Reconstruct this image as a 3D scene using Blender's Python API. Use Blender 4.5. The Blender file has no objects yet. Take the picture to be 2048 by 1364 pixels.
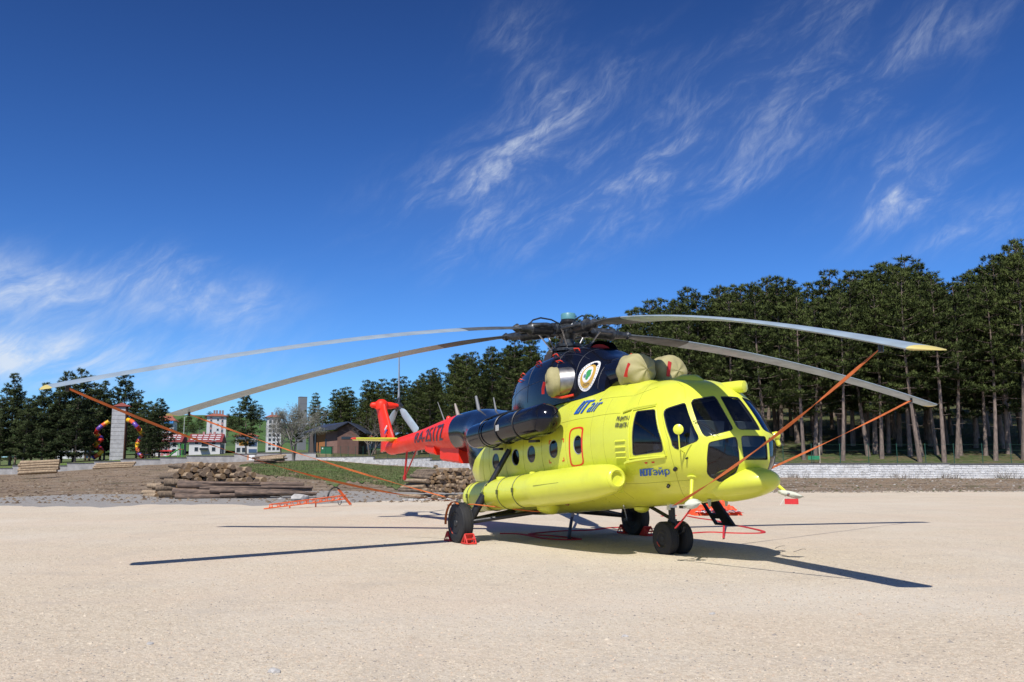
import bpy, bmesh, math, random
import numpy as np
from mathutils import Vector, Matrix
from mathutils.geometry import delaunay_2d_cdt

scene = bpy.context.scene
PI = math.pi

# ------------------------------------------------------------------ camera
CAM = Vector((16.770, -10.398, 1.526))
YAW, PITCH, ROLL = 2.650, 0.1418, -0.004
FPX = 1800.0                       # focal length in pixels of a 2048 px wide frame
FW = Vector((math.cos(PITCH) * math.cos(YAW), math.cos(PITCH) * math.sin(YAW), math.sin(PITCH)))
_r = FW.cross(Vector((0, 0, 1))).normalized()
_u = _r.cross(FW)
RT_ = math.cos(ROLL) * _r + math.sin(ROLL) * _u
UP_ = -math.sin(ROLL) * _r + math.cos(ROLL) * _u
cd = bpy.data.cameras.new('camera')
cd.sensor_width = 36.0
cd.lens = 36.0 * FPX / 2048.0
cd.clip_start = 0.1
cd.clip_end = 6000.0
cam = bpy.data.objects.new('camera', cd)
m3 = Matrix((RT_, UP_, -FW)).transposed()
cam.matrix_world = Matrix.Translation(CAM) @ m3.to_4x4()
scene.collection.objects.link(cam)
scene.camera = cam

# ------------------------------------------------------------------ sky, sun, exposure
SUN_DIR = Vector((0.563, -0.556, 1.0)).normalized()      # towards the sun
SUN_EL = math.asin(SUN_DIR.z)
SUN_AZ = math.atan2(SUN_DIR.y, SUN_DIR.x)
world = bpy.data.worlds.new('World')
scene.world = world
world.use_nodes = True
wn, wl = world.node_tree.nodes, world.node_tree.links
wn.clear()

def wnode(t, **kw):
    n = wn.new(t)
    for k, v in kw.items():
        setattr(n, k, v)
    return n

def wmath(op, a, b=None, clamp=False):
    n = wnode('ShaderNodeMath', operation=op, use_clamp=clamp)
    for i, v in enumerate((a, b)):
        if v is None:
            continue
        if isinstance(v, (int, float)):
            n.inputs[i].default_value = v
        else:
            wl.new(v, n.inputs[i])
    return n.outputs[0]

sky = wnode('ShaderNodeTexSky', sky_type='NISHITA', sun_disc=False, sun_elevation=SUN_EL,
            sun_rotation=PI / 2 - SUN_AZ, altitude=1000.0, air_density=1.0, dust_density=0.15, ozone_density=3.0)
hsv = wnode('ShaderNodeHueSaturation')
hsv.inputs['Saturation'].default_value = 1.22
hsv.inputs['Hue'].default_value = 0.506
hsv.inputs['Value'].default_value = 1.0
wl.new(sky.outputs[0], hsv.inputs['Color'])
# deep polarised blue: the clear sky darkens towards the zenith more steeply than the model's default
sc_ = wnode('ShaderNodeSeparateColor'); cc_ = wnode('ShaderNodeCombineColor')
wl.new(hsv.outputs[0], sc_.inputs[0])
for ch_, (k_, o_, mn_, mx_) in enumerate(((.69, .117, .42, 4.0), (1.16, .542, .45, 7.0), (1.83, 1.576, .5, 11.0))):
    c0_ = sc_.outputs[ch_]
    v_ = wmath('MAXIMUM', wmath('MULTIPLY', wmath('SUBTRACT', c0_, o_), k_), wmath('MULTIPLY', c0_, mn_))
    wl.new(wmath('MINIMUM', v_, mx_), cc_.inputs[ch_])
tc = wnode('ShaderNodeTexCoord')
sep = wnode('ShaderNodeSeparateXYZ')
wl.new(tc.outputs['Generated'], sep.inputs[0])
# azimuth (positive to the right of the nose-on view direction) and elevation in degrees
vr = wnode('ShaderNodeVectorRotate', rotation_type='Z_AXIS')
vr.inputs['Angle'].default_value = -YAW
wl.new(tc.outputs['Generated'], vr.inputs['Vector'])
sr = wnode('ShaderNodeSeparateXYZ')
wl.new(vr.outputs[0], sr.inputs[0])
az = wmath('MULTIPLY', wmath('ARCTAN2', sr.outputs[1], sr.outputs[0]), -180 / PI)
el = wmath('MULTIPLY', wmath('ARCSINE', sr.outputs[2]), 180 / PI)
# cirrus sheets: position, half size, tilt and strength of the banks of cloud
BANKS = [(-29, 10.5, 9, 1.9, 0, .42), (-30, 6.6, 12, 1.5, 3, .6), (-20.5, 11.4, 3.2, 1.5, -12, .5), (-17, 10.0, 2.0, 1.0, 20, .45),
         (-1.5, 18.5, 6.5, 2.4, 24, .50), (6.5, 17.2, 6.0, 2.4, 22, .78), (-3.4, 14.2, 3.4, .9, 52, .50), (2.5, 21.5, 7, 1.8, 32, .34),
         (1.0, 26.0, 3.0, 3.0, 50, .24), (24.3, 16.2, 3.6, 1.9, 24, 1.0), (24.0, 22.8, 8.0, 2.0, 26, .40),
         (14, 21.5, 5.5, 3.2, 30, .30), (27.5, 13.2, 4.5, 1.0, 16, .50), (14.5, 17.3, 2.2, .9, 15, .40), (19, 25.0, 8, 2.2, 30, .22),
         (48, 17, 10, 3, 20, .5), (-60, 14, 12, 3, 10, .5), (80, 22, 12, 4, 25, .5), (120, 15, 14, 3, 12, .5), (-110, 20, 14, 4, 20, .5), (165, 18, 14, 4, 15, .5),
         (85, 42, 22, 12, 30, .9), (-85, 42, 22, 12, 20, .9), (140, 40, 30, 14, 10, 1.0), (-140, 44, 30, 14, 20, 1.0), (180, 62, 60, 12, 0, .9)]  # this row: unseen high banks, added to whiten the ambient light
total = None
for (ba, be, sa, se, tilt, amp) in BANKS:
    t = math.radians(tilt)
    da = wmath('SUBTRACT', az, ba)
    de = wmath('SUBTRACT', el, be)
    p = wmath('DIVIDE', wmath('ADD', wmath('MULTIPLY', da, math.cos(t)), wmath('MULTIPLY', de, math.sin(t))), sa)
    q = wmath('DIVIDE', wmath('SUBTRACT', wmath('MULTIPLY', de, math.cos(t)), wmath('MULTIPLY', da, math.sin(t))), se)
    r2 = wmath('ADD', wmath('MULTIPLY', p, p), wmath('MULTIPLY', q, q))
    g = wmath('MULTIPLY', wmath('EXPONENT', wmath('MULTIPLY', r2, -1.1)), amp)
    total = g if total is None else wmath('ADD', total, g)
comb = wnode('ShaderNodeCombineXYZ')
wl.new(az, comb.inputs[0]); wl.new(el, comb.inputs[1])
warp = wnode('ShaderNodeTexNoise'); warp.inputs['Scale'].default_value = .13; warp.inputs['Detail'].default_value = 4
wl.new(comb.outputs[0], warp.inputs['Vector'])
wv = wnode('ShaderNodeVectorMath', operation='MULTIPLY_ADD'); wl.new(warp.outputs['Color'], wv.inputs[0])
wv.inputs[1].default_value = (3.2, 3.2, 0); wl.new(comb.outputs[0], wv.inputs[2])
def streaks(angle, sx, sy, detail, seed, dist=.6):
    mp = wnode('ShaderNodeMapping')
    rot = wnode('ShaderNodeVectorRotate', rotation_type='Z_AXIS')
    rot.inputs['Angle'].default_value = math.radians(-angle)
    wl.new(wv.outputs[0], rot.inputs['Vector'])
    wl.new(rot.outputs[0], mp.inputs['Vector'])
    mp.inputs['Scale'].default_value = (sx, sy, 1)
    mp.inputs['Location'].default_value = (seed, seed * 1.7, seed)
    nz = wnode('ShaderNodeTexNoise')
    nz.inputs['Scale'].default_value = 1.0
    nz.inputs['Detail'].default_value = detail
    nz.inputs['Roughness'].default_value = .62
    nz.inputs['Distortion'].default_value = dist
    wl.new(mp.outputs[0], nz.inputs['Vector'])
    return nz.outputs['Fac']
s1 = streaks(30, .16, .46, 9, 3.1, .5)
s2 = streaks(40, .42, 1.5, 10, 8.4, .6)
s3 = streaks(58, .9, 2.6, 8, 12.3, .4)
def sharp(v, lo, hi):
    n = wnode('ShaderNodeMapRange', interpolation_type='SMOOTHSTEP')
    wl.new(v, n.inputs[0]); n.inputs[1].default_value = lo; n.inputs[2].default_value = hi
    return n.outputs[0]
fib = wmath('MULTIPLY', sharp(s1, .38, .72), wmath('ADD', wmath('MULTIPLY', sharp(s2, .30, .74), .75), wmath('MULTIPLY', sharp(s3, .32, .72), .35)))
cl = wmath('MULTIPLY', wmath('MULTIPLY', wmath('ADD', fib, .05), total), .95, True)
# soft hazy cirrus low over the town
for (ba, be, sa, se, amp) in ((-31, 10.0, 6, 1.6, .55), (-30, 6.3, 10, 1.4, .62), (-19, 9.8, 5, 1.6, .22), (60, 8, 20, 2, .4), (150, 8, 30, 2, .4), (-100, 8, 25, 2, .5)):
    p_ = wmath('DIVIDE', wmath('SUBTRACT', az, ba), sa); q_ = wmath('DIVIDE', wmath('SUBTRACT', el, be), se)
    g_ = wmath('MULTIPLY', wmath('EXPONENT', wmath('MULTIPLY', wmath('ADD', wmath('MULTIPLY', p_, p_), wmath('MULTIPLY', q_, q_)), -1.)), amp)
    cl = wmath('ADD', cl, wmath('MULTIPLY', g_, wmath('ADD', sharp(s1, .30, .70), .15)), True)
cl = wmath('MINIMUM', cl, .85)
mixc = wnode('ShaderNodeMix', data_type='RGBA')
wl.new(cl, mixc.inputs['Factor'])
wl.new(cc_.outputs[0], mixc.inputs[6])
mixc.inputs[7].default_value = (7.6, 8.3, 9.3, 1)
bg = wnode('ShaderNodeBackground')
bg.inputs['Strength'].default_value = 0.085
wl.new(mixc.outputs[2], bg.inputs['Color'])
wo = wnode('ShaderNodeOutputWorld')
wl.new(bg.outputs[0], wo.inputs[0])

sl = bpy.data.lights.new('sun', 'SUN')
sl.energy = 4.5
sl.angle = math.radians(0.53)
sl.color = (1.0, 0.955, 0.89)
sun = bpy.data.objects.new('sun', sl)
sun.rotation_euler = SUN_DIR.to_track_quat('Z', 'Y').to_euler()
sun.location = (0, 0, 40)
scene.collection.objects.link(sun)
scene.view_settings.view_transform = 'Standard'
scene.view_settings.look = 'None'
scene.view_settings.gamma = 1.0
scene.view_settings.use_curve_mapping = False
scene.view_settings.exposure = 0.2
scene.cycles.max_bounces = 8
scene.cycles.transparent_max_bounces = 16
scene.cycles.use_denoising = True

# ------------------------------------------------------------------ helpers
COL = scene.collection
FH = Vector((FW.x, FW.y, 0)).normalized()
RH = Vector((FH.y, -FH.x, 0))

def ray(px, py):
    return FW + RT_ * ((px - 1024) / FPX) - UP_ * ((py - 682) / FPX)

def at(px, py, D):
    """point seen at photo position (px, py) and lying D metres away along the ground"""
    d = ray(px, py)
    return CAM + d * (D / d.dot(FH))

def gp(px, py, z=0.0):
    d = ray(px, py)
    return CAM + d * ((z - CAM.z) / d.z)

def DL(D, L, z=0.0):
    p = Vector((CAM.x, CAM.y, 0)) + FH * D + RH * L
    return Vector((p.x, p.y, z))

def colD(p):
    d = Vector((p[0] - CAM.x, p[1] - CAM.y, 0))
    return d.dot(FH), d.dot(RH)

def rng(seed):
    return random.Random(seed)

MATS = {}
def mat(name, col, rough=.5, metal=0., var=0., vscale=6., bump=0., bscale=40., coat=0., spec=.5, emit=None, col2=None, detail=5., stretch=None, dirt=0., dirtcol=(.12, .1, .08)):
    if name in MATS:
        return MATS[name]
    m = bpy.data.materials.new(name)
    m.use_nodes = True
    nt = m.node_tree
    b = nt.nodes['Principled BSDF']
    b.inputs['Base Color'].default_value = (*col, 1)
    b.inputs['Roughness'].default_value = rough
    b.inputs['Metallic'].default_value = metal
    b.inputs['Specular IOR Level'].default_value = spec
    b.inputs['Coat Weight'].default_value = coat
    b.inputs['Coat Roughness'].default_value = .06
    tco = nt.nodes.new('ShaderNodeTexCoord')
    vec = tco.outputs['Object']
    if stretch:
        mp = nt.nodes.new('ShaderNodeMapping')
        mp.inputs['Scale'].default_value = stretch
        nt.links.new(vec, mp.inputs[0])
        vec = mp.outputs[0]
    out = None
    if var or col2:
        nz = nt.nodes.new('ShaderNodeTexNoise')
        nz.inputs['Scale'].default_value = vscale
        nz.inputs['Detail'].default_value = detail
        nt.links.new(vec, nz.inputs['Vector'])
        rp = nt.nodes.new('ShaderNodeValToRGB')
        rp.color_ramp.elements[0].position = .32
        rp.color_ramp.elements[1].position = .68
        if col2:
            rp.color_ramp.elements[0].color = (*col, 1)
            rp.color_ramp.elements[1].color = (*col2, 1)
        else:
            rp.color_ramp.elements[0].color = (*[c * (1 - var) for c in col], 1)
            rp.color_ramp.elements[1].color = (*[min(1, c * (1 + var)) for c in col], 1)
        nt.links.new(nz.outputs['Fac'], rp.inputs[0])
        out = rp.outputs[0]
    if dirt:
        nz = nt.nodes.new('ShaderNodeTexNoise')
        nz.inputs['Scale'].default_value = 2.3
        nz.inputs['Detail'].default_value = 9
        nz.inputs['Roughness'].default_value = .7
        nt.links.new(tco.outputs['Object'], nz.inputs['Vector'])
        mr = nt.nodes.new('ShaderNodeMapRange')
        mr.inputs[1].default_value = .5; mr.inputs[2].default_value = .8
        mr.inputs[3].default_value = 0; mr.inputs[4].default_value = dirt
        nt.links.new(nz.outputs['Fac'], mr.inputs[0])
        mx = nt.nodes.new('ShaderNodeMix'); mx.data_type = 'RGBA'
        nt.links.new(mr.outputs[0], mx.inputs['Factor'])
        if out:
            nt.links.new(out, mx.inputs[6])
        else:
            mx.inputs[6].default_value = (*col, 1)
        mx.inputs[7].default_value = (*dirtcol, 1)
        out = mx.outputs[2]
        mr2 = nt.nodes.new('ShaderNodeMapRange')
        mr2.inputs[1].default_value = .35; mr2.inputs[2].default_value = .75
        mr2.inputs[3].default_value = rough * .8; mr2.inputs[4].default_value = min(1, rough * 1.5)
        nt.links.new(nz.outputs['Fac'], mr2.inputs[0])
        nt.links.new(mr2.outputs[0], b.inputs['Roughness'])
    if out:
        nt.links.new(out, b.inputs['Base Color'])
    if bump:
        nz = nt.nodes.new('ShaderNodeTexNoise')
        nz.inputs['Scale'].default_value = bscale
        nz.inputs['Detail'].default_value = 4
        nt.links.new(vec, nz.inputs['Vector'])
        bp = nt.nodes.new('ShaderNodeBump')
        bp.inputs['Strength'].default_value = bump
        bp.inputs['Distance'].default_value = .02
        nt.links.new(nz.outputs['Fac'], bp.inputs['Height'])
        nt.links.new(bp.outputs[0], b.inputs['Normal'])
    if emit:
        b.inputs['Emission Color'].default_value = (*emit[:3], 1)
        b.inputs['Emission Strength'].default_value = emit[3]
    MATS[name] = m
    return m

class MB:
    """collects vertices and faces; build() links them as one mesh object"""
    def __init__(self):
        self.v = []; self.f = []; self.mi = []; self.cur = 0
    def add(self, vs, fs, mi=None):
        o = len(self.v)
        self.v.extend([tuple(p) for p in vs])
        for f in fs:
            self.f.append(tuple(i + o for i in f))
            self.mi.append(self.cur if mi is None else mi)
        return o
    def box(self, c, s, M=None, mi=None):
        c = Vector(c); hx, hy, hz = s[0] / 2, s[1] / 2, s[2] / 2
        vs = []
        for x in (-hx, hx):
            for y in (-hy, hy):
                for z in (-hz, hz):
                    p = Vector((x, y, z))
                    if M is not None:
                        p = M @ p
                    vs.append(c + p)
        self.add(vs, [(0, 1, 3, 2), (4, 6, 7, 5), (0, 4, 5, 1), (2, 3, 7, 6), (0, 2, 6, 4), (1, 5, 7, 3)], mi)
    def tube(self, pts, r, n=8, cap=True, mi=None, sq=None):
        """round bar along pts; r a number or list; sq=(w,t) makes a flat strap instead"""
        pts = [Vector(p) for p in pts]
        N = len(pts)
        rs = r if isinstance(r, (list, tuple)) else [r] * N
        rings = []
        ref = None
        for i, p in enumerate(pts):
            t = (pts[min(i + 1, N - 1)] - pts[max(i - 1, 0)])
            if t.length < 1e-9:
                t = Vector((0, 0, 1))
            t.normalize()
            if ref is None:
                ref = Vector((0, 0, 1)) if abs(t.z) < .9 else Vector((1, 0, 0))
            a = ref - t * ref.dot(t)
            if a.length < 1e-6:
                a = t.orthogonal()
            a.normalize()
            ref = a
            b = t.cross(a)
            if sq:
                rings.append([p + b * (sx * sq[0] / 2) + a * (sy * sq[1] / 2) for sx, sy in ((-1, -1), (1, -1), (1, 1), (-1, 1))])
            else:
                rings.append([p + (a * math.cos(2 * PI * k / n) + b * math.sin(2 * PI * k / n)) * rs[i] for k in range(n)])
        self.loft(rings, cap, mi)
    def loft(self, rings, cap=True, mi=None, closed=True):
        n = len(rings[0])
        vs = [p for rg in rings for p in rg]
        fs = []
        for i in range(len(rings) - 1):
            for k in range(n if closed else n - 1):
                k2 = (k + 1) % n
                fs.append((i * n + k, i * n + k2, (i + 1) * n + k2, (i + 1) * n + k))
        if cap and closed:
            fs.append(tuple(reversed(range(n))))
            fs.append(tuple((len(rings) - 1) * n + k for k in range(n)))
        self.add(vs, fs, mi)
    def lathe(self, prof, o, ax, n=20, mi=None, cap=True):
        """prof: list of (distance along axis, radius)"""
        o = Vector(o); ax = Vector(ax).normalized()
        a = ax.orthogonal().normalized(); b = ax.cross(a)
        self.loft([[o + ax * h + (a * math.cos(2 * PI * k / n) + b * math.sin(2 * PI * k / n)) * max(r, 1e-4) for k in range(n)] for h, r in prof], cap, mi)
    def build(self, name, mats, parent=None, smooth=False, angle=None):
        me = bpy.data.meshes.new(name)
        me.from_pydata(self.v, [], self.f)
        if not isinstance(mats, (list, tuple)):
            mats = [mats]
        for m in mats:
            me.materials.append(m)
        if len(mats) > 1:
            me.polygons.foreach_set('material_index', self.mi)
        bm = bmesh.new(); bm.from_mesh(me)
        bmesh.ops.recalc_face_normals(bm, faces=bm.faces)
        bm.to_mesh(me); bm.free()
        if smooth or angle:
            me.polygons.foreach_set('use_smooth', [True] * len(me.polygons))
            me.set_sharp_from_angle(angle=math.radians(angle or 40))
        me.update()
        return obj(name, me, parent)

def obj(name, data, parent=None, loc=None):
    o = bpy.data.objects.new(name, data)
    COL.objects.link(o)
    if parent is not None:
        o.parent = parent
    if loc is not None:
        o.location = loc
    return o

def tag(o, label=None, cat=None, group=None, kind=None):
    if label: o['label'] = label
    if cat: o['category'] = cat
    if group: o['group'] = group
    if kind: o['kind'] = kind
    return o

def thing(name, label, cat, loc=(0, 0, 0), group=None):
    o = obj(name, None, None, loc)
    o.empty_display_size = .2
    return tag(o, label, cat, group)

def rebase(root):
    """children were built in world coordinates: shift them so that they sit under the root's origin"""
    inv = Matrix.Translation(-Vector(root.location))
    for ch in root.children:
        if ch.type == 'MESH':
            ch.data.transform(inv)
        for g in ch.children:
            if g.type == 'MESH':
                g.data.transform(inv)

def pchip(xs, ys):
    n = len(xs)
    h = [xs[i + 1] - xs[i] for i in range(n - 1)]
    d = [(ys[i + 1] - ys[i]) / h[i] for i in range(n - 1)]
    m = [0.] * n
    m[0] = d[0]; m[-1] = d[-1]
    for i in range(1, n - 1):
        if d[i - 1] * d[i] > 0:
            w1 = 2 * h[i] + h[i - 1]; w2 = h[i] + 2 * h[i - 1]
            m[i] = (w1 + w2) / (w1 / d[i - 1] + w2 / d[i])
    def f(x):
        if x <= xs[0]: return ys[0]
        if x >= xs[-1]: return ys[-1]
        i = 0
        while x > xs[i + 1]: i += 1
        t = (x - xs[i]) / h[i]; t2 = t * t; t3 = t2 * t
        return (2 * t3 - 3 * t2 + 1) * ys[i] + (t3 - 2 * t2 + t) * h[i] * m[i] + (-2 * t3 + 3 * t2) * ys[i + 1] + (t3 - t2) * h[i] * m[i + 1]
    return f

# ------------------------------------------------------------------ ground
# terrain described along view columns (photo x): where the gravel pad ends, where the wall stands
CX = [-900, -400, 0, 140, 320, 470, 632, 760, 935, 1250, 1560, 2048, 2600, 3200]
CT = [(x - 1024) / FPX for x in CX]
f_wall = pchip(CT, [120, 123, 125, 128, 132, 136, 138, 132, 112, 92, 75, 72, 70, 70])
f_edge = pchip(CT, [40, 40, 40, 40, 41, 41, 42, 44, 49, 56, 60, 60, 60, 60])
_yb = [955, 953, 950, 942, 929, 924, 920, 929, 938, 947, 955, 957, 959, 961]
_yt = [940, 938, 933, 925, 915, 908, 906, 913, 918, 922, 925, 927, 928, 929]
f_zb = pchip(CT, [at(min(max(x, 0), 2048), y, f_wall((x - 1024) / FPX)).z for x, y in zip(CX, _yb)])
f_zt = pchip(CT, [at(min(max(x, 0), 2048), y, f_wall((x - 1024) / FPX)).z for x, y in zip(CX, _yt)])
f_sl = pchip(CT, [.02, .02, .02, .02, .02, .02, .025, .03, .06, .11, .15, .15, .15, .15])

def ground_z(D, L):
    t = L / max(D, 1.)
    E_, Wd = f_edge(t) + 1.5, f_wall(t)
    if D <= E_:
        return 0.
    if D <= Wd:
        k = (D - E_) / (Wd - E_)
        k = k * k * (3 - 2 * k) * .35 + k * .65
        return f_zb(t) * k
    return f_zt(t) - .12 + f_sl(t) * (min(D, 420) - Wd)

def gz(p):
    return ground_z(*colD(p))

def noise2(x, y, s=1.):
    return (math.sin(x * 1.3 * s + 1.7 * math.sin(y * .7 * s)) + math.sin(y * 1.9 * s + 1.1 * math.sin(x * .9 * s + 2)) + math.sin((x + y) * 3.1 * s + 4)) / 3

def ground_mat(name, cols, scale, bumps, rough=.9, patch=None):
    """cols: three colours for fine grain; patch: (colour, scale, lo, hi) broad stains"""
    m = bpy.data.materials.new(name); m.use_nodes = True
    nt = m.node_tree; N = nt.nodes; Lk = nt.links
    b = N['Principled BSDF']; b.inputs['Roughness'].default_value = rough
    b.inputs['Specular IOR Level'].default_value = .15
    g = N.new('ShaderNodeNewGeometry')
    vo = N.new('ShaderNodeTexVoronoi'); vo.inputs['Scale'].default_value = scale
    Lk.new(g.outputs['Position'], vo.inputs['Vector'])
    rp = N.new('ShaderNodeValToRGB')
    e = rp.color_ramp.elements
    e[0].color = (*cols[0], 1); e[0].position = 0.0
    e[1].color = (*cols[2], 1); e[1].position = 1.0
    k = e.new(.5); k.color = (*cols[1], 1)
    sp = N.new('ShaderNodeSeparateColor'); Lk.new(vo.outputs['Color'], sp.inputs[0])
    Lk.new(sp.outputs[0], rp.inputs[0])
    out = rp.outputs[0]
    for (pc, ps, lo, hi, amt, st) in (patch or []):
        nz = N.new('ShaderNodeTexNoise'); nz.inputs['Scale'].default_value = ps; nz.inputs['Detail'].default_value = 6
        nz.inputs['Roughness'].default_value = .65
        vec = g.outputs['Position']
        if st:
            vr_ = N.new('ShaderNodeVectorRotate'); vr_.rotation_type = 'Z_AXIS'; vr_.inputs['Angle'].default_value = -YAW
            Lk.new(vec, vr_.inputs['Vector'])
            mp = N.new('ShaderNodeMapping'); mp.inputs['Scale'].default_value = st
            Lk.new(vr_.outputs[0], mp.inputs[0]); vec = mp.outputs[0]
        Lk.new(vec, nz.inputs['Vector'])
        mr = N.new('ShaderNodeMapRange'); mr.inputs[1].default_value = lo; mr.inputs[2].default_value = hi
        mr.inputs[4].default_value = amt
        Lk.new(nz.outputs['Fac'], mr.inputs[0])
        mx = N.new('ShaderNodeMix'); mx.data_type = 'RGBA'
        Lk.new(mr.outputs[0], mx.inputs['Factor']); Lk.new(out, mx.inputs[6]); mx.inputs[7].default_value = (*pc, 1)
        out = mx.outputs[2]
    Lk.new(out, b.inputs['Base Color'])
    prev = None
    for (bs, st, di) in bumps:
        nz = N.new('ShaderNodeTexNoise'); nz.inputs['Scale'].default_value = bs; nz.inputs['Detail'].default_value = 5
        nz.inputs['Roughness'].default_value = .6
        Lk.new(g.outputs['Position'], nz.inputs['Vector'])
        bp = N.new('ShaderNodeBump'); bp.inputs['Strength'].default_value = st; bp.inputs['Distance'].default_value = di
        Lk.new(nz.outputs['Fac'], bp.inputs['Height'])
        if prev: Lk.new(prev, bp.inputs['Normal'])
        prev = bp.outputs[0]
    if prev: Lk.new(prev, b.inputs['Normal'])
    MATS[name] = m
    return m

GRAVEL = ground_mat('crushed_stone', [(.48, .40, .295), (.575, .485, .362), (.665, .575, .44)], 34,
                    [(60, .75, .018), (9, .45, .04), (1.2, .4, .08)],
                    patch=[((.62, .50, .38), .22, .44, .66, .6, (1.2, .5, 1)), ((.46, .40, .325), .9, .52, .72, .55, (1.6, .6, 1)), ((.66, .61, .51), .16, .45, .7, .5, None), ((.50, .43, .34), .5, .56, .62, .35, (.35, 1.6, 1)), ((.42, .37, .30), 16, .62, .72, .6, None)])
DIRT = ground_mat('dirt', [(.20, .14, .092), (.26, .19, .125), (.33, .25, .17)], 9, [(12, 1., .1), (2, .8, .25)],
                  patch=[((.34, .27, .20), .25, .48, .66, .85, (2.5, .5, 1)), ((.075, .052, .038), .5, .5, .66, .9, (2, .6, 1)), ((.40, .36, .31), 1.6, .6, .68, .7, (2, .6, 1)), ((.10, .115, .05), .35, .56, .7, .6, None)])
LAWN = ground_mat('lawn', [(.065, .11, .028), (.09, .155, .034), (.13, .17, .055)], 6, [(6, 1., .12)],
                  patch=[((.20, .155, .10), .22, .46, .62, .9, (2., .6, 1)), ((.13, .15, .05), .9, .5, .7, .6, None)])
FLOOR = ground_mat('forest_litter', [(.05, .065, .022), (.07, .095, .03), (.12, .10, .06)], 4, [(5, 1., .12)],
                   patch=[((.15, .10, .065), .35, .5, .68, .8, None)])
ROADM = ground_mat('grey_track', [(.21, .20, .185), (.27, .255, .235), (.33, .315, .29)], 22, [(30, .6, .02), (3, .5, .05)],
                   patch=[((.36, .31, .25), .5, .52, .72, .7, (3, .5, 1))])

def sheet(name, rows, ts, zf, m, jitter=0., kind='structure'):
    """rows: function t -> list of depths; ts: view columns"""
    vs, fs = [], []
    R = None
    for i, t in enumerate(ts):
        ds = rows(t); R = len(ds)
        for D in ds:
            L = t * D
            z = zf(D, L)
            vs.append(DL(D, L, z + jitter * noise2(D, L, .5)))
    for i in range(len(ts) - 1):
        for j in range(R - 1):
            fs.append((i * R + j, (i + 1) * R + j, (i + 1) * R + j + 1, i * R + j + 1))
    b = MB(); b.add(vs, fs)
    o = b.build(name, m, smooth=True, angle=180)
    tag(o, kind=kind)
    if o.data.polygons[0].normal.z < 0:
        o.data.flip_normals()
    return o

TS = [-2.2 + i * 4.2 / 140 for i in range(141)]
lin = lambda a, b, n: [a + (b - a) * i / (n - 1) for i in range(n)]
# bare ground that reaches the horizon (just below every other sheet)
b = MB()
b.add([(-4000, -4000, -.03), (4000, -4000, -.03), (4000, 4000, -.03), (-4000, 4000, -.03)], [(0, 1, 2, 3)])
tag(b.build('ground', DIRT), kind='structure')
# the gravel pad the helicopter stands on: it stays flat and ends in a ragged edge
def pad_rows(t):
    e = f_edge(t)
    e += 1.1 * math.sin(t * 31) + .7 * math.sin(t * 77 + 1) + .5 * math.sin(t * 190 + 2)
    return [-60 if False else .5] + lin(3, e - 1.5, 24) + [e]
def fan_z(D, L): return 0.0
PADTS = [-2.2 + i * 4.4 / 400 for i in range(401)]
pad = sheet('gravel_pad', pad_rows, PADTS, lambda D, L: .008, GRAVEL)
b = MB()
b.add([DL(-60, -90, .004), DL(-60, 90, .004), DL(6, 90, .004), DL(6, -90, .004)], [(0, 1, 2, 3)])
tag(b.build('gravel_yard', GRAVEL), kind='structure')
# grey vehicle track behind the pad on the left
def trk_rows(t):
    e = f_edge(t) - 2.0
    return lin(e, e + 13 + 2 * math.sin(t * 23), 10)
sheet('vehicle_track', trk_rows, [-1.2 + i * 1.32 / 120 for i in range(121)], lambda D, L: ground_z(D, L) + .004 + .012 * (1 if D > f_edge(L / D) + 1 else 0), ROADM)
# dirt bank up to the walls
sheet('dirt_bank', lambda t: lin(f_edge(t) - 3.5, f_wall(t) + .3, 60), [-1.0 + i * 1.9 / 220 for i in range(221)],
      lambda D, L: ground_z(min(D, f_wall(L / D) - .001), L * min(1, (f_wall(L / D) - .001) / D)) - .004 - (.02 if D < f_edge(L / D) else 0) + (.05 * noise2(D, L, .8) + .03 * noise2(D, L, 3.1)) * min(1, max(0, (D - f_edge(L / D) - 9) / 8)), DIRT)
# grass on the bank between the log piles and the wall
def turf_rows(t):
    x = t * FPX + 1024
    near = np.interp(x, [480, 530, 640, 800, 940], [102, 84, 70, 64, 62]) + 5 * math.sin(x * .043 + 1) + 3 * math.sin(x * .11) + 2 * math.sin(x * .37)
    far = np.interp(x, [480, 520, 640, 760, 940], [106, 122, 128, 122, 104])
    return lin(near, far, 26)
def turf_z(D, L):
    return ground_z(D, L) + .05 + .05 * noise2(D, L, .8) + .03 * noise2(D, L, 3.1)
turf = sheet('grass_bank', turf_rows, [(482 + i * 4.6 - 1024) / FPX for i in range(100)], turf_z, LAWN)
# park behind the left wall and the forest floor behind the right wall
def back_z(D, L):
    return ground_z(D, L) - (2.5 if D < f_wall(L / D) + .595 else 0)
sheet('park_ground', lambda t: [f_wall(t) + .59] + lin(f_wall(t) + .6, 430, 40), [-1.0 + i * .80 / 60 for i in range(61)], back_z, LAWN)
sheet('forest_floor', lambda t: [f_wall(t) + .59] + lin(f_wall(t) + .6, f_wall(t) + 140, 40), [-.20 + i * 1.1 / 80 for i in range(81)], back_z, FLOOR)

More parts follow.
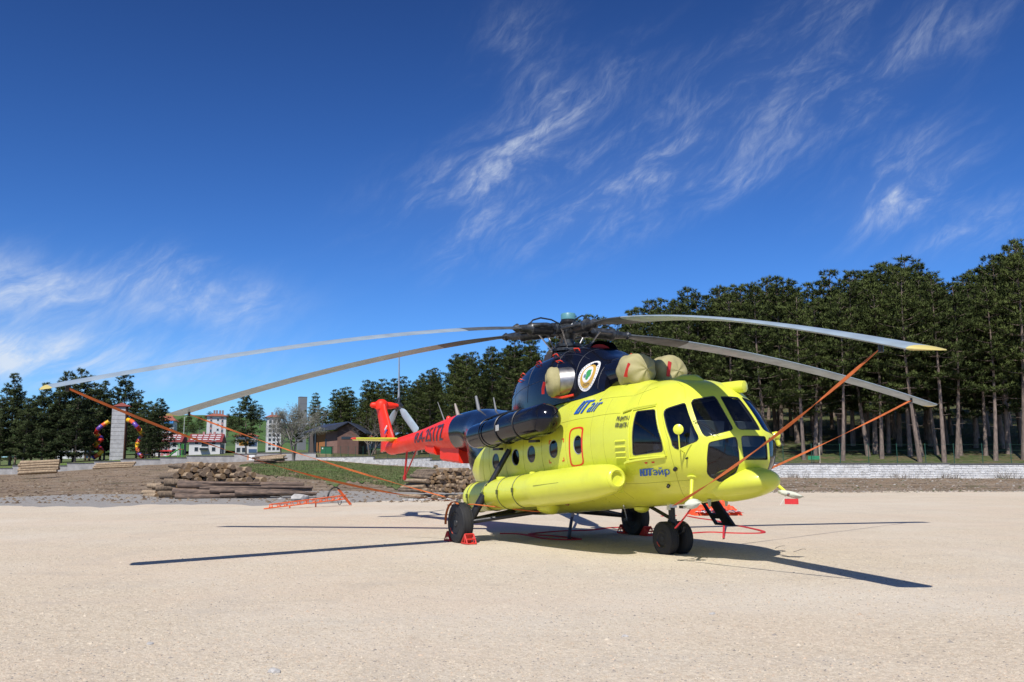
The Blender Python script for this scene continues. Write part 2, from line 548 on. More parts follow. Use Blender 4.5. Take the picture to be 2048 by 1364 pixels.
# hills far behind the town
HILLM = ground_mat('pasture', [(.06, .12, .03), (.075, .14, .035), (.09, .15, .045)], .4, [(.2, .5, 1.)],
                   patch=[((.035, .06, .03), .02, .53, .62, .9, None), ((.12, .14, .06), .012, .5, .7, .5, None)])
def hill_z(D, L):
    k = (D - 420) / 700
    k = max(0, min(1, k)); k = k * k * (3 - 2 * k)
    t = L / D
    x = t * FPX + 1024
    ytop = np.interp(x, [-400, 0, 250, 345, 480, 560, 700, 900, 1300, 2500], [870, 862, 842, 834, 838, 850, 868, 880, 890, 890])
    return 9 + k * (at(min(max(x, 0), 2048), float(ytop), 1120).z - 9) + 1.5 * noise2(D * .02, L * .02, 1)
sheet('hills', lambda t: lin(400, 1120, 24) + [1300, 2000], [-1.2 + i * 2.2 / 90 for i in range(91)], lambda D, L: hill_z(min(D, 1120), L * min(1, 1120 / D)) - max(0, D - 1120) * .02, HILLM)

# loose stones of the pad: 300 biggest as a group would be unseen; one scattered sheet of chips
def chips(name, n, dmin, dmax, smin, smax, m, seed, power=1.0, zf=None, pal=None, span=None):
    R = np.random.default_rng(seed)
    half = .62
    D = dmin * (dmax / dmin) ** (R.random(n) ** power)
    L = (R.random(n) * 2 - 1) * half * D
    if span: L = (span[0] + (span[1] - span[0]) * R.random(n)) * D
    S = smin + (smax - smin) * R.random(n) ** 3
    ang = R.random(n) * 2 * PI
    base = np.array([(1, 0, 0), (.2, .9, 0), (-.9, .35, 0), (-.4, -.85, 0), (.15, .1, .75), (0, 0, -.5)])
    tri = np.array([(0, 1, 4), (1, 2, 4), (2, 3, 4), (3, 0, 4)])
    V = base[None] * (1 + .5 * (R.random((n, 6, 3)) - .5))
    ca, sa = np.cos(ang)[:, None], np.sin(ang)[:, None]
    X = V[:, :, 0] * ca - V[:, :, 1] * sa
    Y = V[:, :, 0] * sa + V[:, :, 1] * ca
    Z = V[:, :, 2] * (.38 + .6 * R.random((n, 1)))
    P = np.stack([X, Y, Z], 2) * S[:, None, None]
    o = np.array([CAM.x, CAM.y]) + np.outer(D, np.array(FH)[:2]) + np.outer(L, np.array(RH)[:2])
    P[:, :, :2] += o[:, None, :]
    P[:, :, 2] += .006
    if zf: P[:, :, 2] += np.array([zf(d, l) for d, l in zip(D, L)])[:, None]
    F = (tri[None] + (np.arange(n) * 6)[:, None, None]).reshape(-1, 3)
    me = bpy.data.meshes.new(name)
    me.vertices.add(n * 6); me.vertices.foreach_set('co', P.reshape(-1))
    me.loops.add(F.size); me.loops.foreach_set('vertex_index', F.reshape(-1).astype(np.int32))
    me.polygons.add(len(F)); me.polygons.foreach_set('loop_start', np.arange(0, F.size, 3, dtype=np.int32))
    me.update(calc_edges=True)
    ca_ = me.color_attributes.new('tone', 'FLOAT_COLOR', 'POINT')
    tone = R.random(n)
    c3 = np.array([(.54, .45, .335), (.60, .505, .385), (.66, .57, .44), (.34, .30, .26), (.62, .48, .35)])
    if pal is not None: c3 = np.array(pal)
    idx = R.choice(5, n, p=[.24, .36, .22, .08, .10])
    cc = c3[idx] * (.72 + .26 * tone[:, None])
    full = np.concatenate([np.repeat(cc, 6, 0), np.ones((n * 6, 1))], 1)
    ca_.data.foreach_set('color', full.reshape(-1).astype(np.float32))
    me.materials.append(m)
    return obj(name, me)

CHIPM = bpy.data.materials.new('stone_chips'); CHIPM.use_nodes = True
_a = CHIPM.node_tree.nodes.new('ShaderNodeAttribute'); _a.attribute_name = 'tone'
_b = CHIPM.node_tree.nodes['Principled BSDF']; _b.inputs['Roughness'].default_value = .9; _b.inputs['Specular IOR Level'].default_value = .15
CHIPM.node_tree.links.new(_a.outputs['Color'], _b.inputs['Base Color'])
tag(chips('loose_gravel', 250000, 5.0, 20, .005, .018, CHIPM, 1, 1.05), 'pale crushed stone chips scattered over the gravel pad', 'gravel', kind='stuff')
tag(chips('dirt_clods', 9000, 43, 118, .03, .17, CHIPM, 6, 1.0, ground_z, [(.14, .098, .064), (.20, .145, .095), (.26, .20, .135), (.32, .27, .21), (.09, .064, .046)], (-.60, -.02)), 'brown clods and stones littering the dirt bank', 'rubble', kind='stuff')
tag(chips('bank_rubble', 5000, 57, 73, .03, .14, CHIPM, 7, 1.0, ground_z, [(.20, .16, .12), (.28, .23, .18), (.36, .31, .26), (.44, .41, .37), (.10, .11, .05)], (.22, .62)), 'pale clods and stones on the strip below the white wall', 'rubble', kind='stuff')
tag(chips('coarse_gravel', 2600, 5.4, 34, .016, .034, CHIPM, 2), 'coarser loose stones lying on the gravel pad', 'gravel', kind='stuff')

# ------------------------------------------------------------------ helicopter
YEL = mat('yellow_paint', (.69, .725, .06), .33, coat=.25, var=.035, vscale=.9, dirt=.36, dirtcol=(.44, .42, .10))
NAVY = mat('navy_paint', (.0045, .0055, .012), .13, coat=0., spec=.42, dirt=.08, dirtcol=(.03, .03, .035))
RED = mat('red_paint', (.82, .032, .012), .42, coat=0., spec=.3, dirt=.12, dirtcol=(.40, .05, .03))
BLUE = mat('blue_lettering', (.012, .10, .42), .4)
DBLUE = mat('dark_lettering', (.03, .035, .06), .45)
REDL = mat('red_marking', (.75, .05, .02), .4)
BLACK = mat('black_steel', (.012, .012, .014), .42, dirt=.3, dirtcol=(.06, .055, .05))
RUB = mat('tyre_rubber', (.015, .015, .016), .75, dirt=.4, dirtcol=(.085, .075, .06), bump=.2, bscale=60)
STEEL = mat('bare_steel', (.45, .46, .48), .35, metal=1., dirt=.2)
DSTEEL = mat('dark_hub_metal', (.05, .055, .06), .4, metal=.5, var=.5, vscale=12, dirt=.3, dirtcol=(.10, .09, .07))
TEAL = mat('teal_cap_paint', (.10, .27, .30), .4, dirt=.2)
BLADEM = mat('blade_paint', (.29, .36, .41), .38, var=.12, vscale=3, dirt=.35, dirtcol=(.24, .22, .20))
BLADER = mat('blade_root_paint', (.07, .08, .085), .5, var=.3, vscale=4, dirt=.4, dirtcol=(.16, .15, .14))
TIPY = mat('tip_yellow', (.56, .47, .16), .5, dirt=.4)
KHAKI = mat('khaki_canvas', (.36, .32, .155), .85, var=.1, vscale=3, bump=.5, bscale=9)
INT = mat('cabin_grey', (.10, .11, .12), .7, var=.2)
SEATM = mat('seat_fabric', (.035, .045, .085), .8, var=.3)
PANELM = mat('instrument_grey', (.16, .20, .22), .5)
GASK = mat('window_gasket', (.02, .02, .022), .6)
WHITE = mat('white_paint', (.75, .75, .73), .4, dirt=.2)
def glass(name, tint, gl, rough=.03):
    m = bpy.data.materials.new(name); m.use_nodes = True
    nt = m.node_tree; N = nt.nodes; N.clear()
    o = N.new('ShaderNodeOutputMaterial'); t = N.new('ShaderNodeBsdfTransparent'); t.inputs[0].default_value = (*tint, 1)
    g = N.new('ShaderNodeBsdfGlossy'); g.inputs['Roughness'].default_value = rough; g.inputs[0].default_value = (.9, .93, 1, 1)
    fr = N.new('ShaderNodeFresnel'); fr.inputs[0].default_value = 1.5
    ad = N.new('ShaderNodeMath'); ad.operation = 'MULTIPLY_ADD'; ad.inputs[1].default_value = gl; ad.inputs[2].default_value = .01
    mx = N.new('ShaderNodeMixShader')
    nt.links.new(fr.outputs[0], ad.inputs[0]); nt.links.new(ad.outputs[0], mx.inputs[0])
    nt.links.new(t.outputs[0], mx.inputs[1]); nt.links.new(g.outputs[0], mx.inputs[2]); nt.links.new(mx.outputs[0], o.inputs[0])
    MATS[name] = m
    return m
GLASS = glass('cockpit_glass', (.55, .58, .61), 1.0)
PORTG = glass('porthole_glass', (.20, .22, .25), 1.0)

UC, QL = 3.7, 2.4
UF = pchip([-1.40, -1.36, -1.25, -1.1, -.9, -.77, -.4, -.28, 0, .35, .55, .66, .74, .80, .84],
           [4.2, 4.85, 5.2, 5.44, 5.62, 5.67, 5.66, 5.58, 5.40, 5.14, 4.93, 4.72, 4.45, 4.1, 3.75])
F_T = pchip([-11, -8.2, -6.1, -5.2, -4.5, -3.8, -3.1, -2.5, -1.9, -1.2, 2.1, 2.9, 3.4, 3.7],
            [1.33, 1.36, 1.44, 1.46, 1.44, 1.37, 1.24, 1.14, 1.07, 1.05, 1.05, .99, .91, .84])
_ru = [-11, -8.2, -6.1, -5.4, -4.6, -4.1, -3.7, -3.2, -2.6, -1.9, -1.2, 3.7]
F_B = pchip(_ru, [.87, .77, .5, .42, .32, .1, -.3, -.82, -1.18, -1.35, -1.40, -1.40])
F_A = pchip(_ru, [.23, .31, .46, .51, .56, .62, .74, .94, 1.11, 1.22, 1.25, 1.25])
TH = math.radians(4.5)
CTH, STH = math.cos(TH), math.sin(TH)

def W(u, y, w):
    """body axes (forward, port, up; the hull stands nose-up by 4.5 degrees) to world"""
    return Vector((u * CTH - w * STH, y, 2 + u * STH + w * CTH))

def spow(v, e):
    return math.copysign(abs(v) ** e, v)

def hull(q, ph, off=0.):
    p = math.radians(ph); u = min(q, UC)
    t, b, a = F_T(u), F_B(u), F_A(u)
    e = .92 if u > -1.9 else 1 - .08 * max(0, min(1, (u + 4.4) / 2.5))
    y = -(a + off) * abs(math.cos(p)) ** e
    w = (t + b) / 2 + ((t - b) / 2 + off) * spow(math.sin(p), e)
    if q > UC:
        s = (q - UC) / QL * PI / 2
        u = UC + (UF(w) + off - UC) * math.sin(s)
        y *= max(0, math.cos(s)) ** .82
    return (u, y, w)

def hull_n(q, ph):
    h = .004
    q0, q1 = min(q, UC + QL - .03), min(q, UC + QL - .03)
    a = Vector(hull(q0 - h, ph)); b = Vector(hull(q1 + h, ph))
    p = max(-89, min(89, ph))
    c = Vector(hull(q0, p - .3)); d = Vector(hull(q0, p + .3))
    n = (d - c).cross(b - a)
    if n.length < 1e-12: n = Vector((1, 0, 0))
    n.normalize()
    if n.dot(Vector(hull(q0, p)) - Vector((min(q0, 3.5), 0, -.15 if q0 > -2 else .6))) < 0: n = -n
    if q > UC + QL - .03 or abs(ph) > 89: n.y = 0; n.normalize()
    return n

def HP(q, ph, off=0., side=-1):
    u, y, w = hull(q, ph)
    n = hull_n(q, ph)
    p = Vector((u, y, w)) + n * off
    return W(p.x, p.y * (1 if side < 0 else -1), p.z)

heli = thing('helicopter', 'yellow, navy and red twin-engine helicopter parked on the gravel with five drooping rotor blades', 'helicopter')

# window outlines in hull coordinates (q along the body, angle up the side), starboard half
def circ(q, ph, rq, rp, n=20):
    return [(q + rq * math.cos(2 * PI * k / n), ph + rp * math.sin(2 * PI * k / n)) for k in range(n)]
Q1 = UC + QL
WINS = [
    ('cockpit_pane', [(5.215, 24.6), (5.26, 27.4), (5.30, 28.6), (5.75, 31.2), (5.785, 30.2), (5.80, 27.5), (5.812, 2.5), (5.80, .4), (5.75, -.7), (5.25, -4.3), (5.215, -3.3), (5.205, -1.5)], GLASS),
    ('nose_pane', [(Q1, 31), (5.93, 30.6), (5.905, 29), (5.893, 2), (5.91, .2), (5.94, -.3), (Q1, -.2)], GLASS),
    ('cockpit_pane', [(5.25, -10.6), (5.275, -9.0), (5.314, -8.3), (5.72, -5.4), (5.77, -6.0), (5.786, -8.5), (5.784, -18.1), (5.754, -29.2), (5.723, -35.8), (5.68, -38.2), (5.50, -44.6), (5.44, -45.6), (5.382, -45.3), (5.19, -39.6), (5.14, -36), (5.131, -33.5), (5.165, -23.1)], GLASS),
    ('nose_pane', [(Q1, -4.7), (5.91, -4.8), (5.88, -5.4), (5.866, -7), (5.856, -15.5), (5.858, -22), (5.87, -24), (5.90, -24.8), (Q1, -24.7)], GLASS),
    ('cockpit_pane', [(4.637, 16.3), (4.65, 19), (4.69, 21.1), (4.75, 22.2), (5.05, 25.2), (5.09, 25), (5.108, 23.2), (5.118, -3), (5.108, -5.5), (5.07, -7.2), (4.80, -11.3), (4.73, -11.9), (4.686, -11.2), (4.65, -8.6)], GLASS),
    ('sliding_pane', [(4.03, 20.6), (4.045, 22.6), (4.075, 23.5), (4.43, 22.6), (4.465, 22), (4.478, 20.2), (4.488, -9.4), (4.48, -11.6), (4.45, -12.8), (3.96, -12.9), (3.925, -12.3), (3.916, -10.6)], GLASS),
    ('porthole', circ(2.29, -.9, .155, 7.2), PORTG), ('porthole', circ(1.385, -.4, .165, 7.2), PORTG),
    ('porthole', circ(.49, -1.0, .165, 7.0), PORTG), ('porthole', circ(-.195, -1.2, .165, 7.0), PORTG),
    ('porthole', circ(-1.12, -1.6, .165, 7.2), PORTG),
]
BOUND = [(2.0, 90.), (1.8, 72), (1.6, 62), (1.36, 56.5), (.93, 46.2), (-.4, 28), (-1.76, 13.3), (-2.36, 0), (-2.75, -14), (-2.95, -28), (-3.05, -45), (-3.1, -90.)]

def inside(poly, x, y):
    c = False; n = len(poly)
    for i in range(n):
        x1, y1 = poly[i]; x2, y2 = poly[(i + 1) % n]
        if (y1 > y) != (y2 > y) and x < (x2 - x1) * (y - y1) / (y2 - y1) + x1:
            c = not c
    return c

def densify(poly, closed, dq=.07, dp=4.):
    out = []
    n = len(poly)
    for i in range(n if closed else n - 1):
        a, b = poly[i], poly[(i + 1) % n]
        k = max(1, int(max(abs(a[0] - b[0]) / dq, abs(a[1] - b[1]) / dp) + .999))
        for j in range(k):
            out.append((a[0] + (b[0] - a[0]) * j / k, a[1] + (b[1] - a[1]) * j / k))
    if not closed:
        out.append(poly[-1])
    return out

QMIN = -5.25
PS = 1 / 50.
cv, ce = [], []
def addpt(q, ph):
    cv.append(Vector((q, ph * PS))); return len(cv) - 1
qs = [QMIN + i * .08 for i in range(int((UC - QMIN) / .08) + 1)] + [UC + .0 + i * QL / 56 for i in range(1, 57)]
wpolys = [densify(w[1], True) for w in WINS]
gq = sorted(set([round(q, 4) for q in qs] + [round(Q1, 4)]))
for q in gq:
    for k in range(-18, 19):
        addpt(q, k * 5.)
for wp in wpolys:
    ids = [addpt(*p) for p in wp]
    ce += [(ids[i], ids[(i + 1) % len(ids)]) for i in range(len(ids))]
ids = [addpt(*p) for p in densify(BOUND, False)]
ce += [(ids[i], ids[i + 1]) for i in range(len(ids) - 1)]
rv, re_, rf, _o1, _o2, _o3 = delaunay_2d_cdt(cv, ce, [], 0, 1e-5)
P2 = [(v.x, v.y / PS) for v in rv]
bpoly = [(QMIN - 5, 95)] + BOUND[:] + [(QMIN - 5, -95)]
skin, panes = [[], []], [[] for _ in WINS]
for f in rf:
    cx = sum(P2[i][0] for i in f) / 3; cy = sum(P2[i][1] for i in f) / 3
    hit = None
    for k, wp in enumerate(wpolys):
        if inside(wp, cx, cy): hit = k; break
    if hit is None:
        skin[1 if inside(bpoly, cx, cy) else 0].append(f)
    else:
        panes[hit].append(f)
H3 = [Vector(hull(*p)) for p in P2]
HN = [hull_n(*p) for p in P2]

def hull_mesh(name, groups, mats, parent, offs=0., flip=False, sides=(-1, 1)):
    vs, fs, mi, ns = [], [], [], []
    for s in sides:
        rm = {}
        for gi, g in enumerate(groups):
            for f in g:
                idx = []
                for i in f:
                    if i not in rm:
                        rm[i] = len(vs)
                        p = H3[i] + HN[i] * offs
                        if P2[i][0] > Q1 - 1e-3 or abs(P2[i][1]) > 89.9: p.y = 0
                        vs.append(W(p.x, p.y if s < 0 else -p.y, p.z))
                        n = HN[i]
                        ns.append((W(n.x, n.y if s < 0 else -n.y, n.z) - W(0, 0, 0)) * (-1 if flip else 1))
                    idx.append(rm[i])
                a, b_, c = (vs[k] for k in idx)
                nn = (b_ - a).cross(c - a)
                if nn.dot(ns[idx[0]] + ns[idx[1]] + ns[idx[2]]) < 0: idx.reverse()
                fs.append(idx); mi.append(gi)
    me = bpy.data.meshes.new(name)
    me.from_pydata(vs, [], fs)
    for m in mats: me.materials.append(m)
    me.polygons.foreach_set('material_index', mi)
    me.polygons.foreach_set('use_smooth', [True] * len(fs))
    me.update()
    me.normals_split_custom_set_from_vertices([tuple(n.normalized()) for n in ns])
    return obj(name, me, parent)

fus = hull_mesh('fuselage', skin, [YEL, NAVY], heli)
hull_mesh('cabin_lining', [skin[0] + skin[1]], [INT], fus, -.045, True)
for k, (nm, poly, gm) in enumerate(WINS):
    for s in ((-1, 1) if nm != 'nose_pane' else (0,)):
        sides = (-1, 1) if s == 0 else (s,)
        pn = hull_mesh(nm, [panes[k]], [gm], fus, -.014, False, sides)
        # rubber gasket lining the opening
        wp = wpolys[k]
        g = MB()
        for sd in sides:
            n = len(wp)
            rings = [[HP(q, p, o, sd) for q, p in wp] for o in (.004, -.03)]
            cxm = sum(q for q, p in wp) / n; cym = sum(p for q, p in wp) / n
            kk = .955 if nm != 'porthole' else .92
            rings.insert(1, [HP(min(Q1, cxm + (q - cxm) * kk) if not (s == 0 and q > Q1 - 1e-3) else q, cym + (p - cym) * kk, -.006, sd) for q, p in wp])
            seq = [rings[0], rings[1]]
            m_ = len(wp)
            vs = seq[0] + seq[1]
            fs = []
            for i in range(m_):
                j = (i + 1) % m_
                if s == 0 and wp[i][0] > Q1 - 1e-3 and wp[j][0] > Q1 - 1e-3: continue
                fs.append((i, j, m_ + j, m_ + i))
            g.add(vs, fs)
        g.build('gasket', GASK if nm != 'porthole' else mat('porthole_ring', (.24, .25, .26), .5), fus, smooth=True)

# ---- lettering and marks that follow the hull
def text_mesh(s, shear=0., bold=0.):
    cu = bpy.data.curves.new('tmp', 'FONT'); cu.body = s; cu.shear = shear; cu.offset = 0.
    cu.resolution_u = 8
    o = bpy.data.objects.new('tmp', cu); COL.objects.link(o)
    dg = bpy.context.evaluated_depsgraph_get(); dg.update()
    me = bpy.data.meshes.new_from_object(o.evaluated_get(dg))
    bpy.data.objects.remove(o)
    bm = bmesh.new(); bm.from_mesh(me)
    ys = [v.co.y for v in bm.verts]; y0, y1 = min(ys), max(ys)
    for k in range(1, 5):
        bmesh.ops.bisect_plane(bm, geom=bm.verts[:] + bm.edges[:] + bm.faces[:], plane_co=(0, y0 + (y1 - y0) * k / 5, 0), plane_no=(0, 1, 0))
    bmesh.ops.triangulate(bm, faces=bm.faces)
    vs = [(v.co.x, v.co.y) for v in bm.verts]
    bm.verts.index_update()
    fs = [[v.index for v in f.verts] for f in bm.faces]
    bm.free(); bpy.data.meshes.remove(me)
    x0 = min(v[0] for v in vs); x1 = max(v[0] for v in vs)
    return [((x - x0) / (x1 - x0), (y - y0) / (y1 - y0)) for x, y in vs], fs

def poly_mesh(polys):
    bm = bmesh.new()
    for pl in polys:
        bm.faces.new([bm.verts.new((x, y, 0)) for x, y in pl])
    for k in range(1, 6):
        bmesh.ops.bisect_plane(bm, geom=bm.verts[:] + bm.edges[:] + bm.faces[:], plane_co=(0, k / 6, 0), plane_no=(0, 1, 0))
    bmesh.ops.triangulate(bm, faces=bm.faces)
    bm.verts.index_update()
    vs = [(v.co.x, v.co.y) for v in bm.verts]; fs = [[v.index for v in f.verts] for f in bm.faces]
    bm.free()
    return vs, fs

def on_quad(vf, quad, fn, off=.004):
    """map unit-square shape to the surface patch whose corners are quad = bl, br, tr, tl"""
    vs, fs = vf
    out = []
    for x, y in vs:
        bl, br, tr, tl = quad
        q = (bl[0] * (1 - x) + br[0] * x) * (1 - y) + (tl[0] * (1 - x) + tr[0] * x) * y
        p = (bl[1] * (1 - x) + br[1] * x) * (1 - y) + (tl[1] * (1 - x) + tr[1] * x) * y
        out.append(fn(q, p, off))
    return out, fs

def decal(name, parts, m, parent, fn=HP, off=.011, bold=(0,)):
    b = MB()
    for vf, quad in parts:
        for k, dx in enumerate(bold):
            b.add(*on_quad(([(x + dx, y) for x, y in vf[0]], vf[1]), quad, fn, off + .0015 * k))
    return b.build(name, m, parent)

U_P = [[(0, 0), (.13, 0), (.30, 1), (.17, 1)], [(.10, 0), (.30, 0), (.327, .16), (.127, .16)], [(.24, 0), (.37, 0), (.50, 1), (.37, 1)],
       [(.46, .85), (1.0, .85), (1.05, 1), (.48, 1)], [(.50, 0), (.63, 0), (.78, .86), (.65, .86)]]
YU_P = [[(0, 0), (.12, 0), (.22, 1), (.10, 1)], [(.12, .42), (.26, .42), (.275, .58), (.14, .58)], [(.20, 0), (.33, 0), (.43, 1), (.30, 1)], [(.28, 0), (.48, 0), (.50, .15), (.30, .15)],
        [(.36, .85), (1.05, .85), (1.07, 1), (.37, 1)], [(.44, 0), (.56, 0), (.66, .86), (.54, .86)], [(.66, 0), (.80, 0), (.90, .86), (.76, .86)]]
# UTair above the exit window: bl, br, tr, tl
qa = lambda f: (2.02 + .90 * f, 26.8 + 11 * f * .25)
decal('lettering', [(poly_mesh(U_P), [(2.02, 26.9), (2.50, 25.7), (2.56, 40.2), (2.08, 41.2)]),
                    (text_mesh('air', .35, .02), [(2.47, 26.3), (2.86, 26.0), (2.93, 40.2), (2.54, 40.6)])], BLUE, fus, bold=(-.012, 0, .012))
decal('lettering', [(poly_mesh(YU_P), [(3.90, -32.0), (4.17, -32.8), (4.20, -25.8), (3.93, -25.3)]),
                    (text_mesh('эйр', .12, .02), [(4.165, -34.6), (4.47, -35.4), (4.49, -26.2), (4.18, -25.4)])], BLUE, fus, bold=(-.012, 0, .012))
decal('lettering', [(text_mesh('MI-8MTV-1', .18, .015), [(3.535, 16.6), (3.90, 15.9), (3.91, 20.2), (3.545, 21.0)]),
                    (text_mesh('МИ-8МТВ-1', .18, .015), [(3.525, 10.6), (3.89, 10.0), (3.90, 14.2), (3.535, 15.0)])], DBLUE, fus, bold=(-.008, 0, .008))
# red exit frame and corner brackets
def ring_decal(name, poly, k, m):
    b = MB()
    cxm = sum(p[0] for p in poly) / len(poly); cym = sum(p[1] for p in poly) / len(poly)
    o = [HP(q, p, .004) for q, p in poly]
    i_ = [HP(cxm + (q - cxm) * (1 - k), cym + (p - cym) * (1 - k * .42), .004) for q, p in poly]
    n = len(poly)
    b.add(o + i_, [(a, (a + 1) % n, n + (a + 1) % n, n + a) for a in range(n)])
    return b.build(name, m, fus)
exitp = densify([(1.99, 9.2), (2.01, 11.5), (2.07, 12.9), (2.16, 13.4), (2.36, 13.3), (2.45, 12.6), (2.49, 11), (2.48, 8), (2.42, -14), (2.39, -16.2), (2.32, -17.4), (2.24, -17.8), (2.05, -17.9), (1.97, -17.2), (1.94, -15.8), (1.935, -13)], True)
ring_decal('exit_frame', exitp, .2, REDL)
for (q, p, sx, sy) in ((1.22, 6.8, 1, -1), (1.80, 6.1, -1, -1), (1.17, -11.5, 1, 1), (1.75, -11.7, -1, 1)):
    b = MB()
    for (dq, dp) in ((.085, 1.0), (.026, 3.2)):
        b.add([HP(q, p, .004), HP(q + sx * dq, p, .004), HP(q + sx * dq, p + sy * dp, .004), HP(q, p + sy * dp, .004)], [(0, 1, 2, 3)])
    b.build('corner_mark', REDL, fus)
for (q0, q1, p) in ((4.10, 4.14, -19.8), (4.23, 4.27, -20.0), (4.385, 4.40, -15.5)):
    b = MB(); b.add([HP(q0, p - 1.4, .004), HP(q1, p - 1.4, .004), HP(q1 + .01, p, .004), HP(q0 - .01, p, .004)], [(0, 1, 2, 3)])
    b.build('rescue_mark', REDL, fus)
# panel seams
def seam(pts, wq=.004):
    b = MB()
    pts = densify(pts, False, .1, 3)
    b.tube([HP(q, p, .0008) for q, p in pts], .0028, 4)
    b.build('panel_seam', mat('seam_dark_line', (.30, .31, .03), .6), fus)  # seams drawn as thin lines of darker yellow
seam([(3.40, -39.0), (3.9, -40.3), (4.8, -41.4)])
seam([(2.75, 52), (2.75, 30), (2.72, -20), (2.72, -60)])
seam([(4.62, 30), (4.60, -14), (4.56, -45), (4.5, -70)])
seam([(.92, 40), (.92, -20), (.9, -60)])
seam([(1.0, 21), (2.7, 21), (3.6, 24)])
seam([(-1.75, 11), (-1.9, -30), (-2.0, -70)])
for q_ in (-1.45, -.65, .15, 1.85, 3.15):
    seam([(q_, 24 if q_ < .2 else 40), (q_, -18), (q_, -60)])
seam([(-1.6, -24), (0, -24), (2.7, -22)])
seam([(2.72, -20), (3.4, -20.5)])
seam([(2.75, 40), (3.3, 42), (3.9, 46), (4.4, 52)])
seam([(5.13, 30), (5.15, 44), (5.0, 58)])
seam([(4.05, 30), (4.0, 50), (3.9, 66)])
# sliding window frame: a raised rim with a rain lip, and cooling louvres behind it
b = MB()
fr = densify([(3.955, 25.2), (4.505, 25.6), (4.52, -16), (3.84, -14.8)], True, .1, 6)
for i in range(len(fr)):
    pass
b.tube([HP(q, p, .012) for q, p in fr + fr[:1]], .016, 6)
b.tube([HP(q, p, .025) for q, p in densify([(3.70, 25.0), (4.0, 26.6), (4.515, 26.6)], False, .08, 3)], .018, 6)
b.tube([HP(q, p, .02) for q, p in densify([(3.72, -18.4), (3.78, -17.4), (4.0, -17.0), (4.50, -16.9)], False, .08, 3)], [.035, .034, .03, .028, .026, .024, .022, .02, .018, .018, .018, .018][:len(densify([(3.72, -18.4), (3.78, -17.4), (4.0, -17.0), (4.50, -16.9)], False, .08, 3))], 6)
b.build('sliding_window_frame', YEL, fus, smooth=True)
for p in (.6, -3.8, -8.2, -12.4):
    b = MB()
    vs = [HP(3.53 - (.6 - p) * .003, p, .002), HP(3.80 - (.6 - p) * .003, p, .002), HP(3.80 - (.6 - p) * .003, p - 1.1, .03), HP(3.53 - (.6 - p) * .003, p - 1.1, .03), HP(3.53 - (.6 - p) * .003, p - 1.3, .001), HP(3.80 - (.6 - p) * .003, p - 1.3, .001)]
    b.add(vs, [(0, 1, 2, 3), (3, 2, 5, 4), (0, 3, 4), (1, 5, 2)])
    b.build('louvre', YEL, fus)
# rivet rows would be below pixel size; small fittings are not
for (q, p, r) in ((4.60, -28.5, .035), (4.85, -20, .018), (4.35, -45, .03)):
    n = hull_n(q, p); nn = W(n.x, n.y, n.z) - W(0, 0, 0)
    b = MB(); b.lathe([(0, r), (.05, r * .9), (.055, 0)], HP(q, p), nn, 10)
    b.build('drain_fitting', BLACK, fus)

# ---- inside the cockpit
b = MB()
b.box(W(4.15, 0, -.97), (1.4, 1.5, .04), Matrix.Rotation(-TH, 3, 'Y'))
_bk = [HP(3.45, ph, -.07, -1) for ph in lin(-88, 88, 20)] + [HP(3.45, ph, -.07, 1) for ph in lin(88, -88, 20)]
b.add(_bk + [p - Vector((.05, 0, 0)) for p in _bk], [tuple(range(40)), tuple(range(79, 39, -1))] + [(i, (i + 1) % 40, 40 + (i + 1) % 40, 40 + i) for i in range(40)])
b.build('cockpit_floor', INT, fus)
for s in (-1, 1):
    b = MB(); M = Matrix.Rotation(-TH, 3, 'Y')
    b.box(W(4.22, s * .52, -.58), (.46, .46, .12), M)
    b.box(W(3.98, s * .52, -.22), (.12, .46, .74), Matrix.Rotation(-TH - .16, 3, 'Y'))
    b.box(W(3.93, s * .52, .22), (.10, .28, .2), Matrix.Rotation(-TH - .16, 3, 'Y'))
    b.box(W(4.2, s * .52, -.8), (.3, .3, .32), M)
    b.build('pilot_seat', SEATM, fus)
    b = MB()
    b.box(W(5.0, s * .42, -.28), (.12, .62, .42), Matrix.Rotation(-TH + .25, 3, 'Y'))
    b.build('instrument_panel', PANELM, fus)
    b = MB()
    b.tube([W(4.62, s * .5, -.95), W(4.56, s * .5, -.55), W(4.52, s * .5, -.35)], .018, 6)
    b.tube([W(4.95, s * .62, -.9), W(4.95, s * .62, -.6)], .03, 6)
    b.build('control_stick', BLACK, fus)
b = MB()
b.box(W(4.3, -.98, -.62), (.3, .12, .26), Matrix.Rotation(-TH, 3, 'Y'))
b.build('side_console', PANELM, fus)
b = MB(); b.box(W(4.4, 0, .45), (.5, .6, .14), Matrix.Rotation(-TH, 3, 'Y')); b.build('overhead_panel', PANELM, fus)
b = MB()
b.lathe([(0, .02), (.03, .09), (.05, .09), (.06, .02)], W(4.28, -.80, .14), W(.6, -.6, 0) - W(0, 0, 0), 14)
b.tube([W(4.28, -.80, .14), W(4.25, -.74, .34)], .012, 6)
b.build('cockpit_fan', STEEL, fus)

# ---- nose radome
b = MB()
rings = []
for i in range(13):
    k = i / 12
    u = 5.0 + .96 * math.sin(k * PI / 2)
    c = max(.02, math.cos(k * PI / 2)) ** .62
    wc = -1.16 + .05 * k
    hw = .45 * c; hh = .245 * c
    rings.append([W(u, hw * math.cos(a), wc + hh * math.sin(a) * (1.15 if math.sin(a) > 0 else 1.05)) for a in [2 * PI * j / 28 for j in range(28)]])
b.loft(rings, True)
b.build('radome', YEL, heli, smooth=True, angle=60)
b = MB()
for dz in (0, -.045):
    p = W(5.85, -.20, -1.07 + dz); b.box(p, (.03, .09, .012), Matrix.Rotation(.9, 3, 'Z'))
b.build('radome_marks', REDL, heli)

